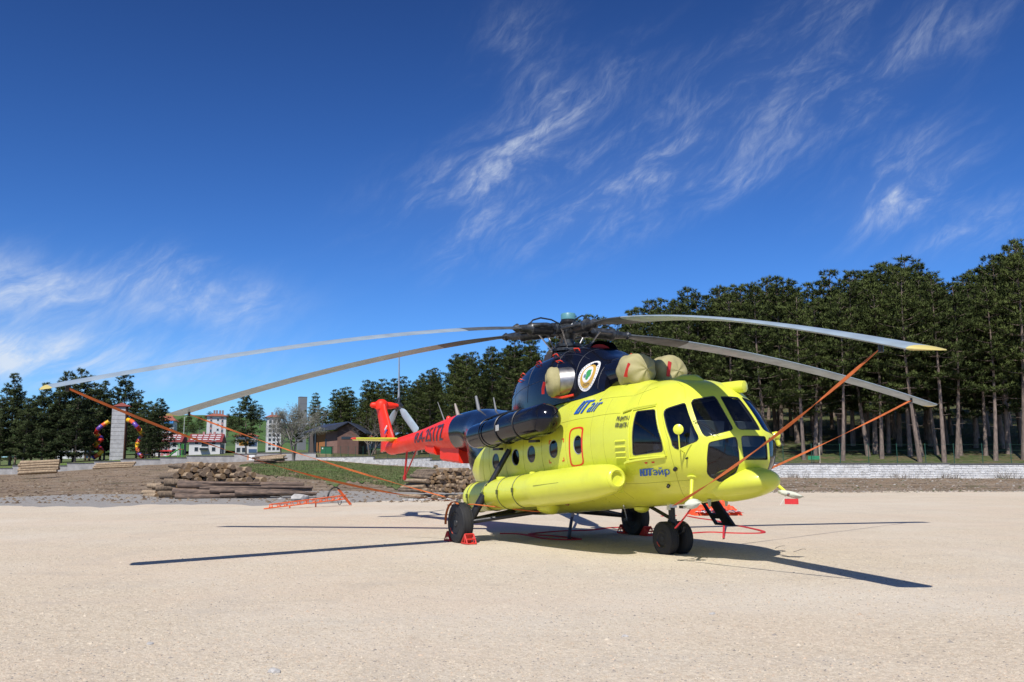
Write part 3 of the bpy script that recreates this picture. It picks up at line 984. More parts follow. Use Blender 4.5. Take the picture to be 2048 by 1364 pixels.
# ---- tail boom
bn = 28
b = MB()
rings = []
for i in range(24):
    u = QMIN - i * (10.85 - 5.25) / 23
    rings.append([W(u, F_A(u) * math.cos(a), (F_T(u) + F_B(u)) / 2 + (F_T(u) - F_B(u)) / 2 * math.sin(a)) for a in [2 * PI * j / bn for j in range(bn)]])
for (u, k) in ((-11.0, .86), (-11.1, .6), (-11.14, .2)):
    rings.append([W(u, F_A(-11) * k * math.cos(a), 1.10 + .23 * k * math.sin(a)) for a in [2 * PI * j / bn for j in range(bn)]])
b.loft(rings, True)
boom = b.build('tail_boom', RED, heli, smooth=True, angle=60)
def BOOM(q, ph, off=0.):
    a = math.radians(ph)
    return W(q, -(F_A(q) + off) * math.cos(a), (F_T(q) + F_B(q)) / 2 + ((F_T(q) - F_B(q)) / 2 + off) * math.sin(a))
decal('registration', [(text_mesh('RA-25172', .12, .02), [(-8.15, -22), (-5.75, -22), (-5.7, 34), (-8.1, 34)])], DBLUE, boom, BOOM, bold=(-.008, 0, .008))
for (u0, u1, d) in ((-5.1, -6.4, .40), (-6.75, -7.45, .22)):
    b = MB()
    rings = []
    for u, k in ((u0, 1), (u0 - .06, 1), (u1, .9), (u1 - .02, .7)):
        top = F_B(u) + .16
        bot = F_B(u) - d * k + .1
        hw = .30 * k
        rings.append([W(u, hw, top), W(u, hw, bot + .06), W(u, hw * .7, bot), W(u, -hw * .7, bot), W(u, -hw, bot + .06), W(u, -hw, top)])
    b.loft(rings, True)
    b.build('boom_fairing', RED, boom)
# fin
b = MB()
rings = []
for (u, w, ch, th) in ((-10.62, 1.05, 1.25, .17), (-10.72, 1.45, 1.08, .155), (-11.05, 1.95, .92, .14), (-11.40, 2.45, .80, .13), (-11.50, 2.62, .72, .12)):
    ring = []
    for k in range(18):
        a = 2 * PI * k / 18
        x = .5 + .5 * math.cos(a)
        t = th * math.sin(a) * (.55 + .45 * x ** .7)
        ring.append(W(u - ch / 2 + ch * (x - .5) * 1.0, t, w))
    rings.append(ring)
b.loft(rings, True)
fin = b.build('tail_fin', RED, heli, smooth=True, angle=50)
b = MB()
b.lathe([(-.16, .10), (-.12, .2), (.06, .22), (.14, .18), (.2, .1)], W(-11.78, 0, 2.60), W(0, 0, 1) - W(0, 0, 0), 16)
b.lathe([(-.42, .05), (-.38, .09), (-.1, .13), (.3, .12), (.42, .09), (.55, .08), (.56, .02)], W(-11.86, .06, 2.62), (0, 1, 0), 14)
b.lathe([(-.1, .12), (.2, .09), (.3, .04)], W(-11.95, 0, 2.62), W(-1, 0, -.1) - W(0, 0, 0), 10)
b.build('tail_gearbox', RED, heli, smooth=True)
b = MB()
for i, cl_ in enumerate((0, 1, 2)):
    b.box(W(-10.98 - .02 * i, -.155, 1.75 - .12 * i), (.22, .012, .06), Matrix.Rotation(-.6, 3, 'Y'), mi=i)
b.build('flag_mark', [WHITE, BLUE, REDL], fin)
# stabiliser
for s in (-1, 1):
    b = MB(); rings = []
    for (y, ch, th) in ((.12, .62, .055), (.5, .60, .05), (1.40, .52, .04), (1.43, .40, .015)):
        ring = []
        for k in range(16):
            a = 2 * PI * k / 16
            ring.append(W(-10.35 + ch * .5 * math.cos(a) , s * y, 1.30 + th * math.sin(a)))
        rings.append(ring)
    b.loft(rings, True)
    st = b.build('stabiliser', YEL, heli, smooth=True, angle=60)
    b = MB(); b.lathe([(0, .03), (.1, .03), (.16, .012)], W(-10.2, s * 1.43, 1.30), (0, s, 0), 8); b.build('stabiliser_tip', REDL, st)
# tail rotor on the port side
TRH = W(-11.90, .66, 2.62)
b = MB()
b.lathe([(-.12, .07), (-.1, .11), (.02, .13), (.08, .1), (.14, .05)], TRH, (0, 1, 0), 14)
for k in range(3):
    a = math.radians(90 + 120 * k)
    d = Vector((math.cos(a), 0, math.sin(a)))
    b.lathe([(0, .055), (.2, .05), (.3, .045)], TRH, d, 8)
    b.tube([TRH + Vector((0, -.12, 0)) + d * .12, TRH + d * .3 + Vector((.06, 0, .02))], .015, 6)
trh = b.build('tail_rotor_hub', DSTEEL, heli, smooth=True)
for k in range(3):
    a = math.radians(91 + 120 * k)
    d = Vector((math.cos(a), 0, math.sin(a))); t = Vector((-d.z, .35, d.x)).normalized()
    n = d.cross(t).normalized()
    b = MB(); rings = []
    for (r, ch, th) in ((.26, .10, .05), (.42, .22, .035), (.6, .27, .03), (1.88, .27, .022), (1.92, .2, .01)):
        rings.append([TRH + d * r + t * (ch / 2 * math.cos(x)) + n * (th * math.sin(x)) for x in [2 * PI * j / 12 for j in range(12)]])
    b.loft(rings, True)
    b.build('tail_rotor_blade', BLADEM, heli, smooth=True, angle=60)
# tail bumper
b = MB()
tip = gp(807, 961.5, 1.28)
tip = Vector((-9.75, 0, 1.30))
b.tube([W(-9.55, 0, .85), tip], .035, 8)
b.tube([W(-8.75, 0, .82), tip], .022, 8)
b.lathe([(-.1, .02), (-.06, .06), (.04, .06), (.07, .02)], tip, (.2, 0, 1), 10)
b.build('tail_bumper', mat('bumper_red', (.42, .02, .02), .4), heli, smooth=True)

# ---- engine cowling
CU = [-2.02, -1.95, -1.75, -1.3, -.6, .27, .9, 1.35, 1.7, 2.0, 2.35, 2.6]
f_ct = pchip(CU, [1.30, 1.50, 1.70, 1.83, 1.95, 1.98, 2.0, 1.95, 1.84, 1.68, 1.55, 1.46])
f_ca = pchip(CU, [.24, .34, .46, .60, .77, .88, .90, .90, .89, .88, .86, .78])
f_ce = pchip(CU, [.8, .7, .62, .60, .62, .64, .66, .68, .72, .78, .8, .85])
def cowl(u, ph, off=0.):
    a = math.radians(ph)
    base = .72
    t = f_ct(u)
    e = f_ce(u)
    return Vector((u, -(f_ca(u) + off) * spow(math.cos(a), e), base + (t - base + off) * max(0, math.sin(a)) ** (e * 1.05)))
def COWL(u, ph, off=0.):
    h = .01
    p = cowl(u, ph)
    n = (cowl(u, ph + .5) - cowl(u, ph - .5)).cross(cowl(u + h, ph) - cowl(u - h, ph)).normalized()
    if n.dot(p - Vector((u, 0, .9))) < 0: n = -n
    p = p + n * off
    return W(*p)
b = MB(); rings = []
us = [-2.02, -2.0, -1.95, -1.88, -1.75, -1.6, -1.4, -1.2, -1., -.7, -.4, -.1, .2, .5, .8, 1.05, 1.3, 1.5, 1.7, 1.85, 2.0, 2.15, 2.3, 2.45, 2.56, 2.6]
for u in us:
    rings.append([COWL(u, ph) for ph in lin(0.5, 179.5, 44)])
b.loft(rings, False, closed=False)
for k in (0, len(us) - 1):
    n_ = len(rings[k]); o_ = b.add(rings[k], [tuple(range(n_))])
cow = b.build('engine_cowling', NAVY, heli, smooth=True, angle=50)
# nacelles in front of it
for s in (-1, 1):
    b = MB()
    b.lathe([(-.75, .335), (0, .335), (.40, .33), (.60, .31), (.61, .2)], W(2.42, s * .37, 1.11), W(1, 0, 0) - W(0, 0, 0), 28)
    b.build('engine_nacelle', NAVY, heli, smooth=True, angle=50)
b = MB()
rings = []
for i in range(9):     # fan intake hood on top, open to the front
    k = i / 8
    u = .5 + 1.05 * k
    hw = .20 + .14 * k; t = 2.00 + .06 * math.sin(k * PI * .75)
    rings.append([W(u, hw * spow(math.cos(a), .8), t - .22 + .22 * max(0, math.sin(a)) ** .8) for a in lin(0, PI, 18)])
b.loft(rings, False, closed=False)
b.build('fan_hood', NAVY, heli, smooth=True)
b = MB()
b.add([W(1.42, .30 * math.cos(a), 1.80 + .20 * math.sin(a)) for a in lin(0, PI, 14)], [tuple(range(14))])
b.build('fan_plug', mat('red_plug', (.45, .02, .02), .7), heli)
# grab handles, red
for (u, ph) in ((1.35, 62), (.55, 60), (-.1, 52), (-1.1, 56), (-.35, 66), (1.75, 120), (1.0, 40), (-1.0, 40)):
    b = MB()
    p0, p1 = COWL(u - .09, ph, 0), COWL(u + .09, ph, 0)
    b.tube([p0, COWL(u - .08, ph, .05), COWL(u + .08, ph, .05), p1], .013, 6)
    b.build('grab_handle', REDL, cow)
# panel joints of the cowling
CSEAM = mat('cowl_joint', (.035, .04, .06), .5)
for pts_ in ([(u_, 52) for u_ in lin(-1.7, 1.9, 24)], [(u_, 22) for u_ in lin(-1.8, .8, 18)], [(.95, p_) for p_ in lin(6, 86, 18)], [(-.35, p_) for p_ in lin(6, 86, 18)], [(-1.3, p_) for p_ in lin(6, 86, 18)], [(1.72, p_) for p_ in lin(8, 80, 16)], [(2.45, p_) for p_ in lin(8, 80, 14)]):
    b = MB(); b.tube([COWL(u_, p_, .001) for u_, p_ in pts_], .004, 4); b.build('cowl_joint', CSEAM, cow)
# cooling slots at the rear
b = MB()
for k in range(5):
    for r_ in range(2):
        u = -1.72 + .12 * r_; ph = 30 + k * 6
        b.tube([COWL(u - .045, ph, .004), COWL(u + .045, ph, .004)], .014, 5)
b.build('vent_slot', BLACK, cow)
# round emblem on the side
def cowl_side(u, w, off=0.):
    lo, hi = 1., 88.
    for _ in range(26):
        md = (lo + hi) / 2
        if cowl(u, md).z < w: lo = md
        else: hi = md
    return COWL(u, (lo + hi) / 2, off)
b = MB()
def disc(u0, p0, ru, rp, off, mi, a0=0, a1=360, r0=0., n=40, fn=None):
    fn = fn or cowl_side
    vs = []; fs = []
    for i in range(n + 1):
        a = math.radians(a0 + (a1 - a0) * i / n)
        vs.append(fn(u0 + ru * math.cos(a), p0 + rp * math.sin(a), off))
        vs.append(fn(u0 + ru * (r0 + (1 - r0) * .5) * math.cos(a), p0 + rp * (r0 + (1 - r0) * .5) * math.sin(a), off))
        vs.append(fn(u0 + ru * r0 * math.cos(a), p0 + rp * r0 * math.sin(a), off))
    for i in range(n):
        for j in range(2):
            fs.append((i * 3 + j, i * 3 + 3 + j, i * 3 + 4 + j, i * 3 + 1 + j))
    b.add(vs, fs, mi)
EU, EP = 2.10, 1.17
disc(EU, EP, .285, .305, .006, 0)
disc(EU, EP - .01, .215, .235, .009, 1)
disc(EU - .01, EP + .03, .145, .16, .012, 0)
for (du, dp, r_, rp_) in ((0, .07, .06, .055), (.03, .02, .07, .06), (.0, -.03, .05, .05), (.05, .085, .035, .035)):
    disc(EU + du, EP + dp, r_, rp_, .014, 2, n=16)
disc(EU - .08, EP + .01, .035, .04, .015, 3, n=14)
for k in range(34):     # dark lettering ticks round the rim
    a = math.radians(-210 + 360 * k / 34)
    if k % 5 == 4: continue
    disc(EU + .25 * math.cos(a), EP + .268 * math.sin(a), .010, .011, .010, 4, n=6)
b.build('emblem', [WHITE, mat('emblem_gold', (.55, .33, .06), .5), mat('emblem_green', (.05, .30, .09), .5), mat('emblem_slate', (.12, .2, .26), .5), DBLUE], cow)
decal('emblem_letters', [(text_mesh('OGM', .0, .02), [(EU - .10, EP - .20), (EU + .10, EP - .20), (EU + .105, EP - .145), (EU - .105, EP - .145)])], DBLUE, cow, cowl_side, .013)
# exhaust ducts
for s in (-1, 1):
    b = MB()
    o = W(1.42, s * .72, 1.18); d = W(-.42, s * .95, -.02) - W(0, 0, 0)
    d.normalize()
    b.lathe([(0, .30), (.25, .29), (.42, .275), (.43, .25), (.2, .25)], o, d, 24, cap=False)
    b.build('exhaust_duct', mat('exhaust_steel', (.34, .33, .32), .45, metal=1., var=.25, vscale=7), heli, smooth=True)
    b = MB()
    b.tube([o + Vector((.28, s * .17, -.30)), o + Vector((.05, s * .3, -.34)), o + Vector((-.2, s * .40, -.30))], .025, 6)
    b.build('exhaust_lip', REDL, heli, smooth=True)

# ---- rotor mast and hub
HUB = Vector((0, 0, 4.56))
b = MB()
b.lathe([(-.62, .30), (-.5, .30), (-.42, .14), (-.2, .12), (-.1, .2), (.1, .22), (.14, .16), (.16, .1)], HUB, (0, 0, 1), 20)
b.lathe([(-.03, .36), (.03, .36), (.035, .2)], HUB + Vector((0, 0, -.44)), (0, 0, 1), 24)
b.lathe([(-.03, .30), (.03, .30), (.035, .2)], HUB + Vector((0, 0, -.34)), (0, 0, 1), 24)
hub = b.build('rotor_hub', DSTEEL, heli, smooth=True)
b = MB()
b.lathe([(.12, .15), (.16, .185), (.20, .19), (.22, .165), (.24, .165), (.245, .15)], HUB, (0, 0, 1), 20)
b.build('hub_flange', BLACK, hub, smooth=True)
b = MB()
b.lathe([(.24, .15), (.25, .165), (.36, .165), (.385, .15), (.40, .08), (.402, .01)], HUB, (0, 0, 1), 24)
b.build('hydraulic_reservoir', TEAL, hub, smooth=True)
b = MB()
b.add([W(-.45, .1, 1.95), W(-.75, .1, 1.95), W(-.65, .1, 2.16), W(-.3, .1, 2.16), W(-.45, -.14, 1.95), W(-.75, -.14, 1.95), W(-.65, -.14, 2.16), W(-.3, -.14, 2.16)],
      [(0, 1, 2, 3), (7, 6, 5, 4), (0, 4, 5, 1), (1, 5, 6, 2), (2, 6, 7, 3), (3, 7, 4, 0)])
b.build('mast_fairing', mat('brown_fairing', (.22, .15, .11), .5), hub)

BL = [(-10.3, 2.80, (10, -2)), (82.7, 3.12, (9, -1)), (152, 3.0, (6, 2)), (222.8, 2.92, (1, -2)), (280.1, 2.73, (10, 5.5))]
BLADES = []
def blade_line(azd, zt, ex=1.5):
    a = math.radians(azd)
    er = Vector((math.cos(a), math.sin(a), 0)); R = 10.60
    def f(r):
        k = max(0, (r - .6)) / (R - .6)
        z = HUB.z - .02 + .10 * k * (1 - k) - (HUB.z - .02 - zt) * k ** ex
        return er * (r * (1 - .012 * k)) + Vector((0, 0, z))
    return f, er
for (azd, zt, (p0, p1)), ex_ in zip(BL, (1.5, 1.65, 1.5, 1.42, 1.36)):
    f, er = blade_line(azd, zt, ex_)
    le = Vector((er.y, -er.x, 0))              # leading edge side (rotor turns clockwise)
    def sect(r, ch, th, tw, sweep=0.):
        c = f(r); t = (f(r + .05) - f(r - .05)).normalized()
        l0 = (le - t * le.dot(t)).normalized(); n0 = t.cross(l0)
        if n0.z < 0: n0 = -n0
        q = math.radians(tw)
        l_ = l0 * math.cos(q) + n0 * math.sin(q); n_ = n0 * math.cos(q) - l0 * math.sin(q)
        out = []
        for k in range(20):
            x = .5 + .5 * math.cos(2 * PI * k / 20)          # 1 = trailing
            s = 1 if k <= 10 else -1
            yt = 5 * th * (.2969 * math.sqrt(x) - .126 * x - .3516 * x * x + .2843 * x ** 3 - .1015 * x ** 4)
            camb = .02 * x * (1 - x) * 4
            out.append(c + l_ * ((.25 - x) * ch - sweep) + n_ * ((camb + s * yt) * ch))
        return out
    tw = lambda r: p0 + (p1 - p0) * (r - 1.5) / 9.1
    b = MB()
    b.loft([sect(r, .52, .12, tw(r)) for r in lin(3.0, 10.5, 30)], True)
    bl = b.build('rotor_blade', BLADEM, heli, smooth=True, angle=50)
    BLADES.append((f, bl))
    b = MB()
    b.loft([sect(1.42, .16, .5, tw(1.5)), sect(1.7, .30, .2, tw(1.7)), sect(2.1, .44, .15, tw(2.1)), sect(2.45, .52, .125, tw(2.45)), sect(3.002, .522, .122, tw(3.0))], True)
    b.build('blade_root', BLADER, bl, smooth=True, angle=50)
    b = MB()
    b.loft([sect(10.495, .522, .122, tw(10.4)), sect(10.55, .44, .10, tw(10.5), .05), sect(10.60, .26, .08, tw(10.6), .14), sect(10.64, .08, .05, tw(10.6), .24)], True)
    b.build('blade_tip', TIPY, bl, smooth=True, angle=50)
    # grip, hinges, damper, pitch link
    b = MB()
    up = Vector((0, 0, 1))
    b.lathe([(.12, .12), (.3, .10), (.34, .13), (.42, .13), (.45, .09)], HUB, er, 14)
    b.lathe([(-.13, .07), (.13, .07)], HUB + er * .42, up, 12)
    b.lathe([(-.16, .05), (.16, .05)], HUB + er * .52, le, 10)
    b.lathe([(.5, .09), (.58, .125), (.98, .125), (1.02, .14), (1.10, .14), (1.14, .1), (1.42, .07), (1.46, .10), (1.55, .05)], HUB, (f(1.5) - HUB), 16)
    b.tube([HUB + er * .62 - le * .18 + up * .02, HUB + er * .95 - le * .20 + up * .02, HUB + er * 1.1 - le * .1], .045, 8)
    b.tube([HUB + er * .25 + up * .13, HUB + er * .5 + up * .20, HUB + er * .8 + up * .21, HUB + er * 1.02 + up * .14, HUB + er * 1.1 + up * .06], .018, 6)
    b.tube([HUB + er * 1.05 + le * .05, HUB + er * .92 + le * .26 - up * .04, HUB + er * .6 + le * .38 - up * .05], .035, 8)
    b.build('blade_grip', DSTEEL, hub, smooth=True)
    b = MB()
    pl = HUB + er * .58 + le * .38 - up * .05
    p2 = HUB + er * .34 + le * .16 - up * .46
    b.tube([pl, pl * .9 + p2 * .1, p2], [.03, .016, .016], 8)
    b.lathe([(-.03, .03), (.03, .03)], p2, le, 8)
    b.build('pitch_link', STEEL, hub, smooth=True)

# ---- external tanks and the side pod
def pod(name, prof, y0, w0, m, s, n=26, wob=None):
    b = MB(); rings = []
    for (u, r, dy, dw) in prof:
        rings.append([W(u, s * (y0 + dy) + r * math.cos(a), w0 + dw + r * math.sin(a)) for a in [2 * PI * k / n for k in range(n)]])
    b.loft(rings, True)
    return b.build(name, m, heli, smooth=True, angle=50)
def dome(u0, r, sgn, k=8, L=None):
    L = L or r
    return [(u0 + sgn * L * math.sin(PI / 2 * i / k), r * math.cos(PI / 2 * i / k) + (.004 if i == k else 0), 0, 0) for i in range(k + 1)]
for s in (-1, 1):
    T0 = -.955
    prof = list(reversed(dome(-1.62, .330, -1, L=.40))) + [(1.0, .330, 0, 0), (1.12, .340, 0, 0), (1.3, .350, 0, 0), (1.42, .340, 0, .0), (1.9, .335, 0, 0), (2.5, .33, -.01, .0), (3.0, .312, -.03, .01), (3.35, .285, -.05, .02), (3.55, .255, -.06, .03), (3.66, .222, -.06, .03), (3.70, .20, -.06, .03)]
    tk = pod('fuel_tank', prof, 1.47, T0, YEL, s)
    b = MB()
    b.lathe([(-.02, .20), (.03, .192), (.06, .17), (.07, .14), (.055, .115), (-.05, .10), (-.12, .08)], W(3.69, s * 1.41, T0 + .03), W(1, 0, 0) - W(0, 0, 0), 22, cap=True)
    b.build('heater_intake', YEL, tk, smooth=True)
    b = MB(); b.lathe([(0, .10), (.012, .09), (.013, 0)], W(3.60, s * 1.41, T0 + .03), W(1, 0, 0) - W(0, 0, 0), 16); b.build('intake_hole_shade', mat('hole_shade_olive', (.10, .12, .02), .7), tk)  # dark disc inside the intake hole, its shade put into the olive
    for u in (-1.5, -.72, -.05, .62):
        b = MB()
        b.tube([W(u, s * 1.47 + .336 * math.cos(a), T0 + .336 * math.sin(a)) for a in lin(0, 2 * PI, 33)], .010, 5, cap=False)
        b.box(W(u + .03, s * 1.82, T0 + .02), (.05, .03, .09), mi=0)
        b.build('tank_strap', mat('strap_dark', (.09, .10, .03), .5), tk, smooth=True)
    for (u, r_) in ((-.5, .11), (.85, .06)):
        b = MB(); b.lathe([(0, r_), (.05, r_), (.06, r_ * .8), (.065, 0)], W(u, s * 1.45, T0 + .305), (0, 0, 1), 14); b.build('filler_cap', YEL, tk, smooth=True)
    b = MB(); b.tube([W(1.5, s * 1.812, T0 + .05), W(2.4, s * 1.786, T0 + .05)], .005, 4); b.build('panel_seam', mat('seam_dark_line', (.3, .31, .03), .6), tk)
    # saddle between tank and hull
    b = MB(); b.box(W(1.2, s * 1.2, T0), (4.4, .3, .40), Matrix.Rotation(-TH, 3, 'Y')); b.build('tank_saddle', YEL, tk)
pr = list(reversed(dome(-1.26, .27, -1, L=.36))) + [(-.2, .295, 0, 0), (.7, .305, 0, 0)] + dome(1.66, .31, 1, L=.36)
pd = pod('equipment_pod', pr, 1.58, .36, NAVY, -1)
for u in (-.62, .12, .9):
    b = MB(); b.tube([W(u, -1.58 + .312 * math.cos(a), .36 + .312 * math.sin(a)) for a in lin(0, 2 * PI, 33)], .014, 5, cap=False); b.build('pod_strap', BLACK, pd, smooth=True)
b = MB()
b.tube([W(-1.0, -1.60, .63), W(-.6, -1.58, .70), W(.1, -1.56, .71), W(.5, -1.54, .70)], .02, 6)
b.build('pod_rail', BLACK, pd, smooth=True)
b = MB()
for u in (-.7, .9):
    b.box(W(u, -1.33, .18), (.12, .3, .1)); b.box(W(u, -1.4, .02), (.3, .1, .05))
b.build('pod_bracket', BLACK, pd)
b = MB()
for i in range(3):
    b.box(W(.18 + .05 * i, -1.884, .36), (.02, .006, .12))
b.build('pod_marks', WHITE, pd)

# ---- landing gear
XM, XN = -.778, 3.482
def wheel(name, c, r, wd, parent, rimr, s):
    b = MB()
    pf = [(-wd / 2 * .8, rimr), (-wd / 2 * .98, rimr * 1.12), (-wd / 2, r * .78), (-wd / 2 * .86, r * .93), (-wd / 2 * .5, r * .99), (0, r), (wd / 2 * .5, r * .99), (wd / 2 * .86, r * .93), (wd / 2, r * .78), (wd / 2 * .98, rimr * 1.12), (wd / 2 * .8, rimr)]
    b.lathe(pf, c, (0, 1, 0), 40, cap=True)
    for z in (-.35, -.12, .12, .35):
        b.tube([Vector(c) + Vector((r * .992 * math.cos(a), z * wd, r * .992 * math.sin(a))) for a in lin(0, 2 * PI, 41)], .008, 4, cap=False)
    # load flattens the tread a little
    b.v = [(x, y, max(z, .002 + .004 * abs(x - c[0]))) for x, y, z in b.v]
    w = b.build(name, RUB, heli, smooth=True, angle=35)
    b = MB()
    b.lathe([(-wd * .38, rimr * .98), (wd * .30, rimr * .98), (wd * .42, rimr * 1.04), (wd * .45, rimr * .98), (wd * .30, rimr * .75), (wd * .26, rimr * .5), (wd * .40, rimr * .35), (wd * .46, rimr * .30), (wd * .48, 0)], c, (0, s, 0), 28)
    b.build('rim', BLACK, w, smooth=True, angle=35)
    b = MB()
    b.tube([Vector(c) + Vector((rimr * 1.10 * math.cos(a), s * wd * .49, rimr * 1.10 * math.sin(a))) for a in lin(3.6, 4.3, 6)], .012, 4)
    b.build('wheel_mark', mat('wheel_red', (.45, .06, .03), .5), w)
    return w
for s in (-1, 1):
    c = Vector((XM, s * 2.25, .415))
    wheel('main_wheel', c, .425, .27, heli, .22, s)
    b = MB()
    ax = Vector((XM, s * 2.05, .43))
    top = W(-.42, s * 1.27, -.02)
    b.tube([top, top.lerp(ax, .52)], .06, 12)
    b.tube([top.lerp(ax, .5), top.lerp(ax, .53)], .075, 12)
    b.tube([top.lerp(ax, .64), ax + Vector((0, -s * .02, .02))], .085, 12)
    b.tube([top.lerp(ax, .63), top.lerp(ax, .65)], .095, 12)
    st = b.build('oleo_strut', BLACK, heli, smooth=True)
    b = MB(); b.tube([top.lerp(ax, .52), top.lerp(ax, .65)], .045, 12); b.build('oleo_piston', STEEL, st, smooth=True)
    b = MB()
    b.tube([ax, Vector((XM, s * 2.30, .415))], .06, 10)
    b.tube([ax, Vector((-.05, s * .62, .66))], .05, 10)
    b.tube([ax + Vector((-.03, 0, .02)), Vector((-1.55, s * .55, .60))], .055, 10)
    b.tube([ax.lerp(Vector((-.05, s * .62, .66)), .45), ax.lerp(Vector((-1.55, s * .55, .60)), .45)], .025, 8)
    b.box(ax, (.16, .14, .2))
    b.build('axle_frame', BLACK, heli, smooth=True)
for s in (-1, 1):
    wheel('nose_wheel', Vector((XN, s * .16, .288)), .295, .185, heli, .14, s)
b = MB()
b.tube([Vector((XN + .02, 0, .30)), Vector((XN, 0, .62))], .085, 12)
b.tube([Vector((XN, 0, .6)), Vector((XN - .02, 0, .98))], .062, 12)
b.tube([Vector((XN, -.2, .288)), Vector((XN, .2, .288))], .05, 10)
b.tube([Vector((XN, 0, .62)), Vector((XN - .95, 0, .92))], .035, 8)
b.tube([Vector((XN, .02, .82)), Vector((XN - .3, .02, .98))], .03, 8)
b.box((XN + .1, 0, .45), (.1, .12, .22))
b.tube([Vector((XN + .1, .0, .34)), Vector((XN + .24, .05, .42)), Vector((XN + .26, .06, .5))], .03, 8)
b.build('nose_leg', BLACK, heli, smooth=True)
b = MB(); b.box((XN + .03, -.10, .86), (.05, .05, .14)); b.build('taxi_lamp', WHITE, heli)

# ---- small outside fittings
def fit(name, m, fn, smooth=True, parent=heli):
    b = MB(); fn(b); return b.build(name, m, parent, smooth=smooth)
# mirror on a stalk (starboard) and one lamp on the port side
mp = HP(4.80, -6, .0)
mf = HP(4.83, -15.2, 0)
def f_mir(b):
    n = (CAM - mf).normalized()
    out = Vector((.35, -.94, 0))
    top = mf + out * .17 + Vector((.0, 0, .32))
    b.tube([mf, mf + out * .15 + Vector((0, 0, .04)), top], .011, 6)
    b.tube([HP(4.98, -9, 0), mf + out * .15 + Vector((0, 0, .05))], .008, 6)
    b.lathe([(-.02, .06), (0, .085), (.012, .085), (.03, .05), (.035, .005)], top + Vector((0, 0, .05)), (.66, -.74, .05), 18)
fit('mirror', YEL, f_mir)
fit('inner_mirror', YEL, lambda b: (b.lathe([(-.01, .04), (.02, .07), (.03, .05), (.035, .005)], W(4.62, -.72, .30), (.5, -.8, 0), 14)))
def f_plamp(b):
    o = W(5.18, .93, -.33)
    b.lathe([(-.12, .03), (-.08, .075), (.04, .075), (.07, .055), (.09, .01)], o, (.75, .6, .2), 14)
    b.lathe([(0, .05), (.16, .04), (.19, .01)], o, (.2, .3, -1), 10)
fit('landing_lamp', YEL, f_plamp)
fit('roof_fairing', YEL, lambda b: b.lathe([(-.75, .04), (-.55, .16), (-.2, .22), (.1, .20), (.26, .12), (.32, .02)], W(4.35, -.12, .63), W(1, 0, -.12) - W(0, 0, 0), 18))
fit('roof_lamp', YEL, lambda b: b.lathe([(-.3, .03), (-.26, .105), (.12, .11), (.2, .10), (.22, .02)], W(4.95, .32, .53), W(1, .35, -.05) - W(0, 0, 0), 18))
def f_wip(b):
    a = HP(5.195, 6.2, .03); c = HP(5.46, -4.0, .025)
    b.tube([HP(5.16, 5.6, .0), a, a.lerp(c, .5) + Vector((.01, -.02, .02)), c], .006, 5)
    b.tube([HP(5.14, 7.4, .0), a + Vector((0, 0, .03)), a.lerp(c, .6) + Vector((.02, -.03, .05)), c], .005, 5)
    b.tube([HP(5.36, -4.6, .02), HP(5.40, 1.0, .02)], .005, 5)
fit('wiper', BLACK, f_wip)
# pitot booms under the nose with covers
for s in (-1, 1):
    b0 = HP(4.84, -39.5, 0, s)
    if s < 0:
        tip_ = b0 + Vector((.10, -.12, -.38))
    else:
        b0 = W(5.18, .78, -1.10); tip_ = W(5.44, .80, -1.31)
    pt = fit('pitot_boom', YEL, lambda b: (b.lathe([(-.02, .09), (0, .085), (.012, .05), (.03, .035)], b0, (tip_ - b0), 14), b.tube([b0, b0.lerp(tip_, .5), tip_], [.035, .03, .028], 10)))
    b = MB(); b.tube([tip_, tip_.lerp(b0, -.18)], .03, 10); b.build('pitot_head', STEEL, pt, smooth=True)
# aerials
fit('blade_aerial', mat('aerial_grey', (.16, .165, .175), .6), lambda b: b.tube([W(-4.2, -.1, 1.38), W(-4.35, -.1, 1.78)], [.05, .035], 6), parent=heli)
fit('whip_aerial', mat('aerial_grey', (.16, .165, .175), .6), lambda b: b.tube([W(-6.5, -.05, 1.38), W(-6.9, -.08, 2.0)], [.02, .008], 6))
fit('stub_aerial', mat('aerial_tan', (.30, .26, .22), .6), lambda b: b.tube([W(-5.65, -.02, 1.42), W(-5.85, -.02, 1.80)], [.06, .025], 6))
fit('stub_aerial', mat('aerial_grey', (.16, .165, .175), .6), lambda b: b.tube([W(-3.4, -.02, 1.28), W(-3.5, -.02, 1.62)], [.03, .015], 6))
fit('beacon', REDL, lambda b: b.lathe([(0, .07), (.06, .07), (.1, .04), (.11, 0)], W(-6.35, 0, 1.42), (0, 0, 1), 12))
# belly fittings
fit('belly_dome', YEL, lambda b: b.lathe([(-.02, .26), (.03, .24), (.12, .20), (.15, .13), (.155, 0)], W(.55, -.95, -1.26), (0, -.25, -1), 18))
fit('belly_blister', YEL, lambda b: b.lathe([(0, .16), (.06, .14), (.1, .07), (.11, 0)], W(2.6, -.1, -1.39), (0, 0, -1), 16))
fit('belly_pipe', mat('rusty_cap', (.22, .10, .05), .7), lambda b: b.lathe([(0, .05), (.08, .05), (.09, .02)], W(1.35, -.95, -1.20), (0, -.5, -1), 10))
fit('belly_hook', mat('dull_cream', (.42, .42, .30), .6), lambda b: (b.lathe([(0, .035), (.12, .02), (.13, 0)], W(4.72, -.25, -1.36), (0, 0, -1), 8), b.lathe([(0, .035), (.12, .02), (.13, 0)], W(4.85, .0, -1.36), (0, 0, -1), 8)))
fit('trailing_rod', WHITE, lambda b: b.tube([W(2.75, -.62, -1.36), gp(1256, 1049, .12)], .013, 6))

